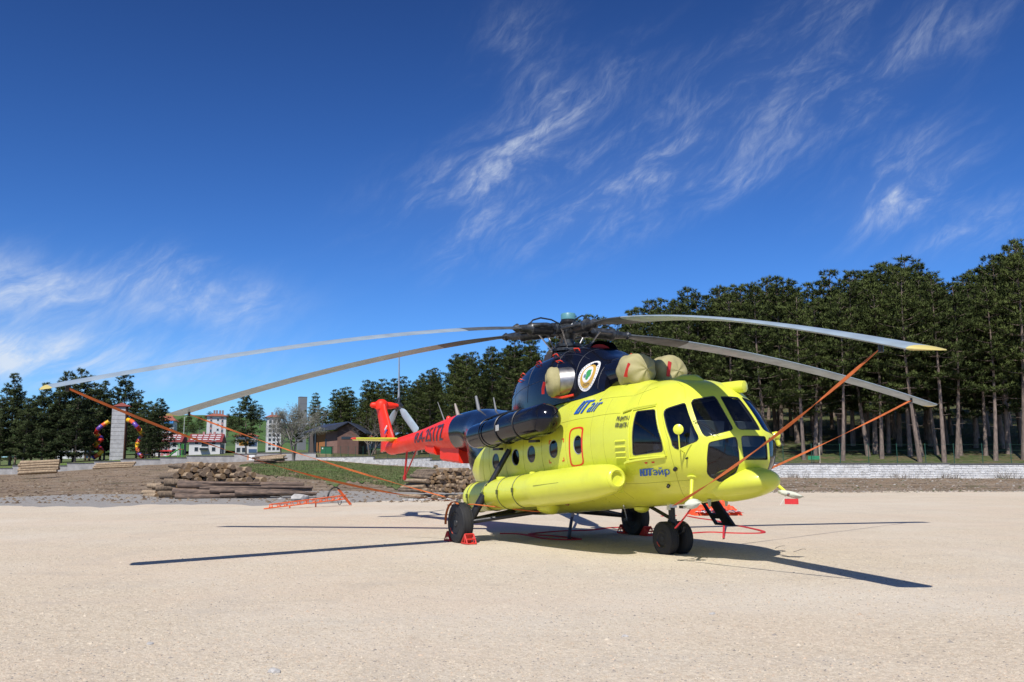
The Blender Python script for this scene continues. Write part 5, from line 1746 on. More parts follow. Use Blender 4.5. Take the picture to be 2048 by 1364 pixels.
# ------------------------------------------------------------------ walls
CONC = mat('grey_concrete', (.36, .35, .335), .9, var=.18, vscale=1.2, bump=.3, bscale=8, dirt=.5, dirtcol=(.20, .19, .17))
COPE = mat('dark_coping', (.10, .10, .10), .8, var=.2)
BLOCKW = mat('white_stone_block', (.62, .62, .605), .9, var=.2, vscale=2.0, bump=.8, bscale=10, dirt=.35, dirtcol=(.34, .31, .26))
MORT = mat('wall_joint', (.26, .26, .255), .95)
def zxy(x, y, D): return at(x, y, D)
def wall_thing(lab, segs, blocks=False):
    x0, _, _ = segs[0][:3]
    t = thing('retaining_wall', lab, 'wall', at(segs[0][0], 935, f_wall((segs[0][0] - 1024) / FPX)))
    fine = []
    for (xa, xb, yt) in segs:
        n_ = max(1, int(round((xb - xa) / 60))) if not blocks else max(1, int(round((xb - xa) / 48)))
        fine += [(xa + (xb - xa) * i / n_, xa + (xb - xa) * (i + 1) / n_, yt, xa, xb) for i in range(n_)]
    for (xa, xb, yt, sa_, sb_) in fine:
        Da, Db = f_wall((xa - 1024) / FPX), f_wall((xb - 1024) / FPX)
        pa, pb = at(xa, yt, Da), at(xb, yt, Db)
        z = (at(sa_, yt, f_wall((sa_ - 1024) / FPX)).z + at(sb_, yt, f_wall((sb_ - 1024) / FPX)).z) / 2
        a = Vector((pa.x, pa.y, 0)); c = Vector((pb.x, pb.y, 0))
        d = (c - a).normalized(); n = Vector((d.y, -d.x, 0))
        if n.dot(FH) > 0: n = -n
        zb = min(ground_z(*colD(a - FH * .3)), ground_z(*colD(c - FH * .3))) - .5
        def slab(name, m, z0, z1, th, off, e0=0., e1=0.):
            b = MB()
            p0 = a - d * e0 + n * off; p1 = c + d * e1 + n * off
            q = [p0, p1, p1 - n * th, p0 - n * th]
            vs = [Vector((p.x, p.y, z0)) for p in q] + [Vector((p.x, p.y, z1)) for p in q]
            b.add(vs, [(0, 1, 5, 4), (1, 2, 6, 5), (2, 3, 7, 6), (3, 0, 4, 7), (4, 5, 6, 7), (3, 2, 1, 0)])
            return b.build(name, m, t)
        slab('wall_panel', MORT if blocks else CONC, zb, z - .10, .30, 0)
        slab('coping', COPE, z - .10, z, .42, .06, 0, 0)
        if blocks:
            b = MB(); R2 = rng(int(xa)); L_ = (c - a).length
            rows_ = int((z - .10 - zb) / .135)
            for r_ in range(rows_):
                z0 = z - .12 - (r_ + 1) * .135
                if z0 + .13 < min(ground_z(*colD(a - FH * .3)), ground_z(*colD(c - FH * .3))) - .05: continue
                s_ = -R2.uniform(0, .4)
                while s_ < L_:
                    w_ = R2.uniform(.30, .62)
                    s0, s1 = max(0, s_), min(L_, s_ + w_ - .018)
                    if s1 - s0 > .05:
                        pr = R2.uniform(.015, .05)
                        q0, q1 = a + d * s0, a + d * s1
                        mid = n * pr
                        h0, h1 = z0, z0 + .115 + R2.uniform(-.012, .008)
                        vs = [Vector((q0.x, q0.y, h0)), Vector((q1.x, q1.y, h0)), Vector((q1.x, q1.y, h1)), Vector((q0.x, q0.y, h1))]
                        e = .018
                        fr_ = [vs[0] + mid + d * e + Vector((0, 0, e)), vs[1] + mid - d * e + Vector((0, 0, e)), vs[2] + mid - d * e - Vector((0, 0, e)), vs[3] + mid + d * e - Vector((0, 0, e))]
                        b.add(vs + fr_, [(4, 5, 6, 7), (0, 1, 5, 4), (1, 2, 6, 5), (2, 3, 7, 6), (3, 0, 4, 7)])
                    s_ += w_
            bl = b.build('stone_blocks', BLOCKW, t); tag(bl, kind='stuff')
    rebase(t)
    return t
wall_thing('low grey stepped concrete wall in front of the playground and houses', [(-90, 25, 936), (25, 134, 930.5), (134, 188, 925.5), (188, 241, 922), (241, 320, 918), (320, 373, 914.5), (373, 468, 911), (468, 513, 907), (513, 632, 905)])
wall_thing('white stone block wall below the forest and behind the helicopter', [(632, 747, 913), (747, 860, 916), (860, 990, 918.5), (990, 1120, 920.5), (1120, 1260, 922.5), (1260, 1400, 924), (1400, 1560, 925.5), (1560, 1740, 926), (1740, 1900, 926), (1900, 2120, 926.5)], True)

# fence of thin green posts on the wall
GREENP = mat('green_post_paint', (.015, .07, .045), .5)
t = thing('mesh_fence', 'thin dark green post and wire fence along the top of the white wall', 'fence', at(632, 913, f_wall((632 - 1024) / FPX)))
xs = [636 + i * 15.0 for i in range(9)] + [775 + i * 21 for i in range(12)]
x = 1030
while x < 2110:
    xs.append(x); x += 57 if x > 1500 else 40
pp = []
for x in xs:
    D = f_wall((x - 1024) / FPX) + .15
    yt = np.interp(x, [632, 747, 990, 1260, 1560, 2120], [912, 914, 919, 922.5, 925, 926])
    p = at(x, float(yt), D); pp.append(p)
    b = MB(); b.tube([p - Vector((0, 0, .3)), p + Vector((0, 0, 1.55))], .03, 6); b.build('post', GREENP, t)
for h in (.1, .55, 1.0, 1.45):
    b = MB(); b.tube([p + Vector((0, 0, h)) for p in pp], .006, 4); b.build('wire', GREENP, t)
rebase(t)

# ------------------------------------------------------------------ pines
NEED = []
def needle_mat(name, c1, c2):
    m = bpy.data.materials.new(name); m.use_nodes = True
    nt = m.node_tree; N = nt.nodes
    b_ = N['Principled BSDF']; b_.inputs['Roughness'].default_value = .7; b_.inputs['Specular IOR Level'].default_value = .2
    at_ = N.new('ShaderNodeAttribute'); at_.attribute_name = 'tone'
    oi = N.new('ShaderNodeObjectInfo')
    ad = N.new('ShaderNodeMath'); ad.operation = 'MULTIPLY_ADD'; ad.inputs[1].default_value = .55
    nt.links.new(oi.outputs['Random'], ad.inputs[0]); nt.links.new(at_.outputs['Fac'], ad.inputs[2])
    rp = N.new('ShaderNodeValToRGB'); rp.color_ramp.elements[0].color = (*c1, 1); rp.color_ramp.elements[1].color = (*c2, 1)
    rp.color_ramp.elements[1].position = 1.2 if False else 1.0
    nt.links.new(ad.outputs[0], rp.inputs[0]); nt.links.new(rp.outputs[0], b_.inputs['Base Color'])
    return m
PINE = needle_mat('pine_needles', (.024, .044, .014), (.105, .135, .036))
SPRUCE = needle_mat('bluish_needles', (.024, .042, .020), (.085, .115, .042))
PBARK = mat('pine_bark', (.27, .205, .165), .95, col2=(.11, .085, .07), vscale=3, bump=1., bscale=9, stretch=(3, 3, .6))

def tufts(C, S, R, seg=7, up=.35, N=None):
    """needle sprays: each a bundle of slim triangles round a centre"""
    n = len(C)
    d = R.normal(size=(n, seg, 3)); d[:, :, 2] += up
    if N is not None: d = d * .62 + N[:, None, :] * 1.0
    d /= np.linalg.norm(d, axis=2, keepdims=True)
    side = R.normal(size=(n, seg, 3)); side -= d * (side * d).sum(2, keepdims=True)
    side /= np.linalg.norm(side, axis=2, keepdims=True)
    ln = S[:, None, None] * (.7 + .6 * R.random((n, seg, 1)))
    wd = S[:, None, None] * .085
    a = C[:, None, :] + side * wd; b_ = C[:, None, :] - side * wd; tip = C[:, None, :] + d * ln
    V = np.stack([a, b_, tip], 2).reshape(-1, 3)
    return V

def pine_meshes(key, seed, h, crown0, rad, whorls, per, tuft, tsize, shape, mat_, lean=.65):
    R = np.random.default_rng(seed); Q = rng(seed)
    # trunk and limbs
    b = MB()
    bend = [Q.uniform(-lean, lean), Q.uniform(-lean, lean)]
    def axis(z):
        k = z / h
        return Vector((bend[0] * math.sin(k * 2.3), bend[1] * math.sin(k * 1.9), z))
    r0 = .011 * h + .02
    b.tube([axis(h * k) for k in lin(0, 1, 9)], [r0 * (1.15 if i == 0 else 1) * (1 - .88 * i / 8) for i in range(9)], 8)
    C = []; T = []; NR = []
    for z in [h * Q.uniform(.18, crown0) for _ in range(7)]:      # dead stubs
        a = Q.uniform(0, 6.28); l_ = Q.uniform(.3, 1.1)
        p = axis(z); b.tube([p, p + Vector((math.cos(a), math.sin(a), .1)) * l_], [.025, .008], 4)
    for w in range(whorls):
        k = w / (whorls - 1)
        z = h * (crown0 + (1 - crown0) * (k ** .92)) + Q.uniform(-.15, .15)
        z = min(z, h * .985)
        n = per if k < .8 else max(3, per - 2)
        a0 = Q.uniform(0, 6.28)
        for i in range(n):
            a = a0 + 6.283 * i / n + Q.uniform(-.4, .4)
            l_ = rad * shape(k) * Q.uniform(.6, 1.18)
            if l_ < .15: l_ = .15
            rise = (-.12 + .75 * k * k + Q.uniform(-.12, .16))
            p0 = axis(z)
            pts = [p0]
            for j in range(1, 5):
                f_ = j / 4
                pts.append(p0 + Vector((math.cos(a), math.sin(a), 0)) * l_ * f_ + Vector((0, 0, l_ * (rise * f_ + .22 * f_ * f_))))
            b.tube(pts, [.045 * (1 - .6 * k), .035 * (1 - .6 * k), .025, .016, .008], 4, cap=False)
            pa = np.array([p for p in pts])
            for f0, cr in ((.45, .8), (.72, 1.0), (.98, .85)):
                if l_ < .7 and f0 < .9: continue
                m_ = max(4, int(tuft * (.5 + .5 * min(1, l_ / rad))))
                ii = min(f0 * 4, 3.999); i0 = int(ii); fr_ = ii - i0
                c = pa[i0] * (1 - fr_) + pa[i0 + 1] * fr_ + np.array([Q.gauss(0, .12), Q.gauss(0, .12), .08])
                rc = (.22 + .13 * l_) * cr * Q.uniform(.8, 1.25)
                dv = R.normal(size=(m_, 3)); dv /= np.linalg.norm(dv, axis=1, keepdims=True)
                rr = R.random((m_, 1)) ** .45
                off = dv * rr * rc * np.array([1.15, 1.15, .62])
                C.append(c + off)
                nn = dv * rr + np.array([0, 0, .35]) + np.array([math.cos(a), math.sin(a), 0]) * .25
                NR.append(nn / np.linalg.norm(nn, axis=1, keepdims=True))
                T.append(np.clip(.22 + .30 * rr[:, 0] + .28 * R.random(m_) + .25 * dv[:, 2] + Q.uniform(-.14, .14), 0, 1) * .75)  # tone paints light on clump tops and outsides, shade inside and below
    trunk = b.build('trunk', PBARK, smooth=True, angle=60).data
    bpy.data.objects.remove(bpy.data.objects[[o.name for o in bpy.data.objects if o.data == trunk][0]])
    C = np.concatenate(C); T = np.concatenate(T); NR = np.concatenate(NR)
    S = tsize * .86 * (.75 + .5 * R.random(len(C)))
    seg = 14
    V = tufts(C, S, R, seg, .35, NR)
    nf = len(V) // 3
    me = bpy.data.meshes.new('crown')
    me.vertices.add(len(V)); me.vertices.foreach_set('co', V.reshape(-1))
    me.loops.add(len(V)); me.loops.foreach_set('vertex_index', np.arange(len(V), dtype=np.int32))
    me.polygons.add(nf); me.polygons.foreach_set('loop_start', np.arange(0, len(V), 3, dtype=np.int32))
    me.update(calc_edges=True)
    ca = me.attributes.new('tone', 'FLOAT', 'POINT')
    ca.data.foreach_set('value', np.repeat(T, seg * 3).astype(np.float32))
    me.materials.append(mat_)
    me.polygons.foreach_set('use_smooth', [True] * nf)
    nv = np.repeat(NR, seg * 3, 0) + .35 * R.normal(size=(len(V), 3))
    nv /= np.linalg.norm(nv, axis=1, keepdims=True)
    me.normals_split_custom_set_from_vertices(nv.tolist())
    return trunk, me

def sh_pine(k):      # broad rounded crown
    return (.62 + .38 * min(1, k / .25)) * (1 - .90 * k ** 1.7)
def sh_cone(k):
    return (.75 + .25 * min(1, k / .15)) * (1 - .90 * k ** 1.15)
VAR = []
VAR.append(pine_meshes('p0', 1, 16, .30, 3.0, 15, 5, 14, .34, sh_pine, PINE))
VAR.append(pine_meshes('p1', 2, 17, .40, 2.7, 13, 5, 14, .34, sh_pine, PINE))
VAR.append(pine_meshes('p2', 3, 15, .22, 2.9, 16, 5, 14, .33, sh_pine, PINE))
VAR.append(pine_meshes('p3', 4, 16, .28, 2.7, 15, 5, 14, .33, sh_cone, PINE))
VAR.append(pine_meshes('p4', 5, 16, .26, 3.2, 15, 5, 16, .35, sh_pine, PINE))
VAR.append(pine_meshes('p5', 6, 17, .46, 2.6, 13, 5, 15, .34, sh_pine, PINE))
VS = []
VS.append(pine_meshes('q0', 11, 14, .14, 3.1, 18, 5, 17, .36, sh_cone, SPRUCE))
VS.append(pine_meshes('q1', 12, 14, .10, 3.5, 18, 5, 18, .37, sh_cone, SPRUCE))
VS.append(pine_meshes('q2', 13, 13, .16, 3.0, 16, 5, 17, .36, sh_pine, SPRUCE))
VH = {0: 16, 1: 17, 2: 15, 3: 16, 4: 16, 5: 17}

def plant(pair, p, sc, rz, lab, grp, wide=1.0, name='pine_tree'):
    t = thing(name, lab, 'tree', p, grp)
    t.rotation_euler.z = rz; t.scale = (sc * wide, sc * wide, sc)
    a = bpy.data.objects.new('trunk', pair[0]); COL.objects.link(a); a.parent = t
    c = bpy.data.objects.new('crown', pair[1]); COL.objects.link(c); c.parent = t
    return t
R = rng(5)
# skyline of the forest: photo x -> photo y of the tree tops
SKYX = [560, 640, 700, 780, 860, 940, 1000, 1080, 1150, 1300, 1380, 1440, 1560, 1650, 1750, 1820, 1900, 1960, 2030, 2120]
SKYY = [815, 788, 772, 758, 740, 704, 704, 668, 646, 614, 592, 576, 562, 566, 543, 516, 560, 556, 492, 480]
def top_y(x): return float(np.interp(x, SKYX, SKYY))
# front row: trunks the photo shows one by one
FRONT = [1607, 1640, 1685, 1736, 1763, 1777, 1820, 1839, 1887, 1913, 1971, 1990, 2016, 2046]
for i, x in enumerate(FRONT):
    D = f_wall((x - 1024) / FPX) + [2.5, 6, 2.2, 5, 3.5, 7, 5.0, 1.6, 1.5, 4.0, 5.5, 2.5, 6.5, 3][i]
    p = at(x, 900, D); p.z = ground_z(*colD(p)) - .1
    v = [1, 5, 5, 1, 3, 5, 5, 1, 5, 1, 5, 1, 5, 1][i]
    topz = at(x, top_y(x) + R.uniform(0, 50), D).z
    sc = (topz - p.z) / VH[v]
    plant(VAR[v], p, sc, R.uniform(0, 6.28), ['rightmost', 'second', 'third', 'fourth', 'fifth', 'sixth', 'seventh', 'eighth', 'ninth', 'tenth', 'eleventh', 'twelfth', 'thirteenth', 'fourteenth'][13 - i] + ' bare-trunked pine of the front row above the white wall, counted from the right', 'front row pines behind the wall', .95 if sc > 1.05 else 1.0)
# rows behind
n = 0
for row, (dd, x0, x1, step) in enumerate(((7, 1290, 2100, 62), (12, 640, 2120, 50), (19, 600, 2110, 46), (28, 640, 2100, 50), (40, 700, 2110, 58), (56, 1000, 2120, 70), (76, 1150, 2130, 80))):
    x = x0
    while x < x1:
        xx = x + R.uniform(-18, 18)
        Dw = f_wall((xx - 1024) / FPX)
        k = 1.0 if xx > 1250 else np.interp(xx, [560, 800, 1000, 1250], [2.2, 2.0, 1.6, 1.0])
        D = Dw + dd * k + R.uniform(-2, 2) + (16 if xx < 780 else 0)
        p = at(xx, 900, D); p.z = ground_z(*colD(p)) - .1
        ty = top_y(xx) + (R.uniform(-12, 34) if row in (1, 2) else R.uniform(2, 60))
        v = R.choice((0, 2, 3, 4, 2, 4))
        sc = max(.55, (at(xx, ty, D).z - p.z) / VH[v])
        lab, grp = ('pine in the dark forest behind the helicopter and right wall', 'forest pines on the right') if xx > 1100 else ('pine in the forest edge behind the tail boom and brick building', 'forest pines behind the tail')
        plant(VAR[v], p, sc, R.uniform(0, 6.28), lab, grp, R.uniform(1.0, 1.3) * (1.2 if sc < .8 else 1))
        n += 1
        x += step * R.uniform(.7, 1.3) * (.62 if x < 1000 else 1)
# left group by the play tower
ORD = ['first', 'second', 'third', 'fourth', 'fifth', 'sixth', 'seventh', 'eighth', 'ninth', 'tenth', 'eleventh', 'twelfth', 'thirteenth', 'fourteenth', 'fifteenth', 'sixteenth', 'seventeenth', 'eighteenth', 'nineteenth', 'twentieth', 'twenty-first', 'twenty-second', 'twenty-third', 'twenty-fourth', 'twenty-fifth']
LEFT = [(20, 752, 138), (-40, 770, 140), (62, 795, 150), (84, 770, 136), (122, 748, 138), (146, 742, 142), (178, 770, 150), (200, 766, 156), (242, 752, 162), (272, 788, 152), (298, 806, 150), (318, 800, 158), (112, 790, 136), (150, 800, 136), (45, 800, 135), (0, 800, 136), (208, 800, 154), (304, 812, 146), (291, 845, 137.5), (-70, 780, 138), (100, 800, 146), (30, 790, 150), (170, 780, 158)]
LEFT.sort()
for i, (x, yt, D) in enumerate(LEFT):
    p = at(x, 915, D); p.z = ground_z(*colD(p)) - .1
    v = i % 3
    sc = (at(x, yt, D).z - p.z) / (14, 14, 13)[v]
    plant(VS[v], p, sc, R.uniform(0, 6.28), ORD[i] + ' dark conifer from the left edge in the clump round the play tower', 'conifers round the play tower', 1.15 if sc > .75 else 1.3)
p = at(492, 912, 142); p.z = ground_z(*colD(p)) - .1
plant(VS[2], p, (at(492, 786, 142).z - p.z) / 13, 1.2, 'lone dark conifer standing in front of the white apartment towers', None, 1.15)

# bare or budding trees
TWIG = mat('grey_twig', (.16, .145, .13), .95)
BUD = mat('grey_green_bud', (.16, .165, .11), .9, col2=(.30, .29, .25), vscale=3)
def bare_tree(name, lab, p, h, spread, seed, buds, bs, depth=5, m=TWIG, bm_=BUD):
    Q = rng(seed)
    t = thing(name, lab, 'tree', p)
    b = MB(); tips = []
    def grow(o, d, l_, r, lev):
        pts = [o]; q = o; dd = d.copy()
        for i in range(3):
            dd = (dd + Vector((Q.uniform(-.22, .22), Q.uniform(-.22, .22), Q.uniform(-.08, .16)))).normalized()
            q = q + dd * l_ / 3; pts.append(q)
        b.tube(pts, [r, r * .85, r * .7, r * .55], 5 if lev < 2 else 3, cap=False)
        if lev >= 2: tips.extend(pts[1:])
        if lev < depth:
            for _ in range(3 if lev < 4 else 2):
                nd = (dd + Vector((Q.gauss(0, .6) * spread, Q.gauss(0, .6) * spread, Q.uniform(-.25, .4)))).normalized()
                grow(pts[Q.choice((2, 3, 3))], nd, l_ * Q.uniform(.6, .82), r * .55, lev + 1)
    for k in range(2):
        grow(Vector((Q.uniform(-.2, .2), Q.uniform(-.2, .2), 0)), Vector((Q.uniform(-.2, .2), Q.uniform(-.2, .2), 1)).normalized(), h * .30, h * .020, 0)
    zmax = max(v[2] for v in b.v); k = h / zmax
    b.v = [(x * k, y * k, z * k) for x, y, z in b.v]
    b.build('branches', m, t, smooth=True)
    if buds:
        Rn = np.random.default_rng(seed)
        T = np.array([tuple(v) for v in tips]) * k
        C = T[Rn.integers(0, len(T), buds)] + Rn.normal(size=(buds, 3)) * .16
        V = tufts(C, bs * (.6 + .8 * Rn.random(buds)), Rn, 3, 0)
        bb = MB(); bb.v = [tuple(v) for v in V]; bb.f = [(i, i + 1, i + 2) for i in range(0, len(V), 3)]; bb.mi = [0] * len(bb.f)
        bb.build('foliage', bm_, t)
    return t
p = at(588, 916, 124); p.z = ground_z(*colD(p)); bare_tree('budding_tree', 'bushy grey budding tree leaning over the wall left of the brick building', p, at(588, 806, 124).z - p.z, 1.25, 3, 5200, .17)
p = at(560, 914, 128); p.z = ground_z(*colD(p)); bare_tree('budding_tree', 'smaller grey budding tree left of the bushy one', p, at(560, 828, 128).z - p.z, 1.1, 8, 2200, .15)
p = at(742, 905, 150); p.z = ground_z(*colD(p)); bare_tree('bare_tree', 'leafless brown tree behind the red tail fin', p, at(742, 810, 150).z - p.z, 1.2, 5, 0, .1, 6, mat('brown_twig', (.12, .10, .085), .95))
# dry weeds at the foot of the white wall
WEED = mat('dry_weed', (.16, .13, .10), .95)
for i, (x, lab) in enumerate(((1800, 'tangle of dry weeds at the foot of the white wall, left of the others'), (1895, 'middle clump of dry weeds at the foot of the white wall'), (2010, 'rightmost clump of dry weeds with tall stems by the wall'), (1590, 'low dry weeds by the wall next to the nose'))):
    D = f_wall((x - 1024) / FPX) - .5
    p = at(x, 950, D); p.z = ground_z(*colD(p))
    t = thing('weed_clump', lab, 'weeds', p)
    b = MB(); Q = rng(i)
    for k in range(70):
        a = Q.uniform(0, 6.28); l_ = Q.uniform(.2, .75 if i != 2 else 1.1)
        o = Vector((Q.gauss(0, .8), Q.gauss(0, .15), 0)); e = o + Vector((math.cos(a) * .5, math.sin(a) * .2, .7)) * l_
        b.tube([o, o.lerp(e, .5) + Vector((0, 0, .1 * l_)), e], [.012, .009, .004], 3, cap=False)
    tag(b.build('stems', WEED, t), kind='stuff')
# grass blades on the bank
def grass(name, lab, n, seed, xr, nearf, farf, h0, h1, cols):
    R_ = np.random.default_rng(seed)
    x = xr[0] + (xr[1] - xr[0]) * R_.random(n)
    lo = np.interp(x, *nearf); hi = np.interp(x, *farf)
    D = lo + (hi - lo) * R_.random(n)
    t_ = (x - 1024) / FPX; L = t_ * D
    keep = np.array([noise2(d * .4, l * .4, 1) > -.45 for d, l in zip(D, L)])
    D, L = D[keep], L[keep]; n = len(D)
    o = np.array([CAM.x, CAM.y]) + np.outer(D, np.array(FH)[:2]) + np.outer(L, np.array(RH)[:2])
    z = np.array([turf_z(d, l) for d, l in zip(D, L)])
    base = np.column_stack([o, z - .02])
    a = R_.random(n) * 6.283; wd = .035 + .03 * R_.random(n)
    s = np.column_stack([np.cos(a) * wd, np.sin(a) * wd, np.zeros(n)])
    h = h0 + (h1 - h0) * R_.random(n) ** 2
    tip = base + np.column_stack([R_.normal(size=n) * .05, R_.normal(size=n) * .05, h])
    V = np.stack([base - s, base + s, tip], 1).reshape(-1, 3)
    me = bpy.data.meshes.new(name)
    me.vertices.add(len(V)); me.vertices.foreach_set('co', V.reshape(-1))
    me.loops.add(len(V)); me.loops.foreach_set('vertex_index', np.arange(len(V), dtype=np.int32))
    me.polygons.add(n); me.polygons.foreach_set('loop_start', np.arange(0, len(V), 3, dtype=np.int32))
    me.update(calc_edges=True)
    me.materials.append(cols)
    return tag(obj(name, me), lab, 'grass', kind='stuff')
grass('grass', 'short green grass on the bank between the log piles and the wall', 45000, 3, (484, 940), ([480, 530, 640, 800, 940], [100, 80, 69, 64, 63]), ([480, 520, 640, 760, 940], [106, 120, 126, 120, 103]), .05, .2, mat('grass_blade', (.075, .12, .025), .8, col2=(.15, .145, .06), vscale=.5))

# ------------------------------------------------------------------ buildings
WALLW = mat('white_render', (.58, .575, .57), .85, var=.06, vscale=.5)
WALLP = mat('pink_render', (.42, .22, .21), .85, var=.1)
WALLG = mat('shaded_side_render', (.20, .21, .235), .9, var=.1)  # right sides of white houses, their shade put into a darker grey
TILE = mat('red_roof_tile', (.20, .035, .035), .8, var=.2, vscale=2)
TILE2 = mat('orange_roof_tile', (.33, .10, .06), .8, var=.2, vscale=1)
PANE = mat('dark_pane', (.03, .04, .05), .12)
FRAME = mat('pale_frame', (.55, .55, .55), .6)
class Bld:
    """box frame: x along the facade to the right, y into depth, z up; unit metres; placed at the photo column px"""
    def __init__(self, name, lab, px, D, ybase, yaw=0., cat='building', zb=None):
        p = at(px, ybase, D)
        if zb is not None: p.z = zb
        self.t = thing(name, lab, cat, p)
        c, s = math.cos(yaw), math.sin(yaw)
        self.ex = RH * c + FH * s; self.ey = FH * c - RH * s; self.o = p
    def P(self, x, y, z): return self.ex * x + self.ey * y + Vector((0, 0, z))
    def box(self, name, m, x0, x1, y0, y1, z0, z1, parent=None):
        b = MB()
        vs = [self.P(x, y, z) for x in (x0, x1) for y in (y0, y1) for z in (z0, z1)]
        b.add(vs, [(0, 1, 3, 2), (4, 6, 7, 5), (0, 4, 5, 1), (2, 3, 7, 6), (0, 2, 6, 4), (1, 5, 7, 3)])
        return b.build(name, m, parent or self.t)
    def window(self, x, z, w, h, y=0., m=PANE):
        f = self.box('window', FRAME, x - .08, x + w + .08, y - .06, y + .02, z - .08, z + h + .08)
        self.box('pane', m, x, x + w, y - .075, y - .03, z, z + h, f)
    def side_window(self, yy, z, w, h, x, m=PANE):
        f = self.box('window', FRAME, x - .02, x + .06, yy - .08, yy + w + .08, z - .08, z + h + .08)
        self.box('pane', m, x + .03, x + .075, yy, yy + w, z, z + h, f)
    def hip(self, name, m, x0, x1, y0, y1, z0, h, ov=.6, gable=False, ridge=.3):
        b = MB()
        x0 -= ov; x1 += ov; y0 -= ov; y1 += ov
        ym = (y0 + y1) / 2
        rx0, rx1 = (x0, x1) if gable else (x0 + (x1 - x0) * ridge, x1 - (x1 - x0) * ridge)
        vs = [self.P(x0, y0, z0), self.P(x1, y0, z0), self.P(x1, y1, z0), self.P(x0, y1, z0), self.P(rx0, ym, z0 + h), self.P(rx1, ym, z0 + h)]
        b.add(vs, [(0, 1, 5, 4), (2, 3, 4, 5), (1, 2, 5), (3, 0, 4), (3, 2, 1, 0)])
        return b.build(name, m, self.t)
def zat(px, py, D): return at(px, py, D).z
# white tower block with red-brown roof and chimneys
D = 330.; s_ = D / FPX
B = Bld('apartment_tower', 'tall white apartment tower with pink window strips and chimneys on its roof', 410, D, 925, .32)
z = lambda y: zat(428, y, 330.) - B.o.z
w_ = 37 * s_
B.box('wall', WALLW, 0, w_, 0, 11, 0, z(832))
for x0 in (.16, .74):
    B.box('pink_strip', WALLP, w_ * x0, w_ * (x0 + .11), -.12, 0, 2, z(834))
for k in range(6):
    zz = z(838 + k * 10)
    for x0 in (.17, .75): B.window(w_ * x0 + .06, zz - 1.1, w_ * .09 - .1, 1.0, -.13)
    B.window(w_ * .52, zz - .6, .7, .8)
    for yy in (1.5, 5, 8): B.side_window(yy, zz - 1.2, 1.4, 1.3, w_)
r = B.hip('roof', TILE2, 0, w_, 0, 11, z(832), z(825) - z(832), .8, False, .35)
for x0 in (.32, .45, .62, .76):
    c_ = B.box('chimney', mat('chimney_brick', (.22, .17, .15), .9), w_ * x0, w_ * x0 + .7, 4.5, 5.4, z(829), z(818.5))
# tower with the blue balcony at the left
D = 300.; s_ = D / FPX
B = Bld('apartment_block', 'pale apartment block with red roof and bright blue balcony panel behind conifers', 308, D, 915, .25)
z = lambda y: zat(325, y, 300.) - B.o.z
w_ = 34 * s_
B.box('wall', WALLW, 0, w_, 0, 10, 0, z(841))
B.hip('roof', TILE2, 0, w_, 0, 10, z(841), z(828) - z(841), .7, False, .3)
for (x0, y0, y1) in ((.55, 843, 847),):
    B.box('blue_balcony', mat('blue_panel', (.05, .25, .6), .6), w_ * .5, w_ * .98, -.9, 0, z(846.5), z(842))
for k in range(3):
    B.box('balcony', WALLW, w_ * .55, w_ * .95, -.9, 0, z(858 + 8 * k), z(856 + 8 * k))
    B.window(w_ * .58, z(855 + 8 * k), 1.0, 1.1); B.window(w_ * .78, z(855 + 8 * k), 1.0, 1.1)
    B.box('dark_recess', PANE, w_ * .20, w_ * .34, -.06, 0, z(859 + 8 * k), z(854 + 8 * k))
    for yy in (2, 6): B.side_window(yy, z(855 + 8 * k), 1.2, 1.2, w_)
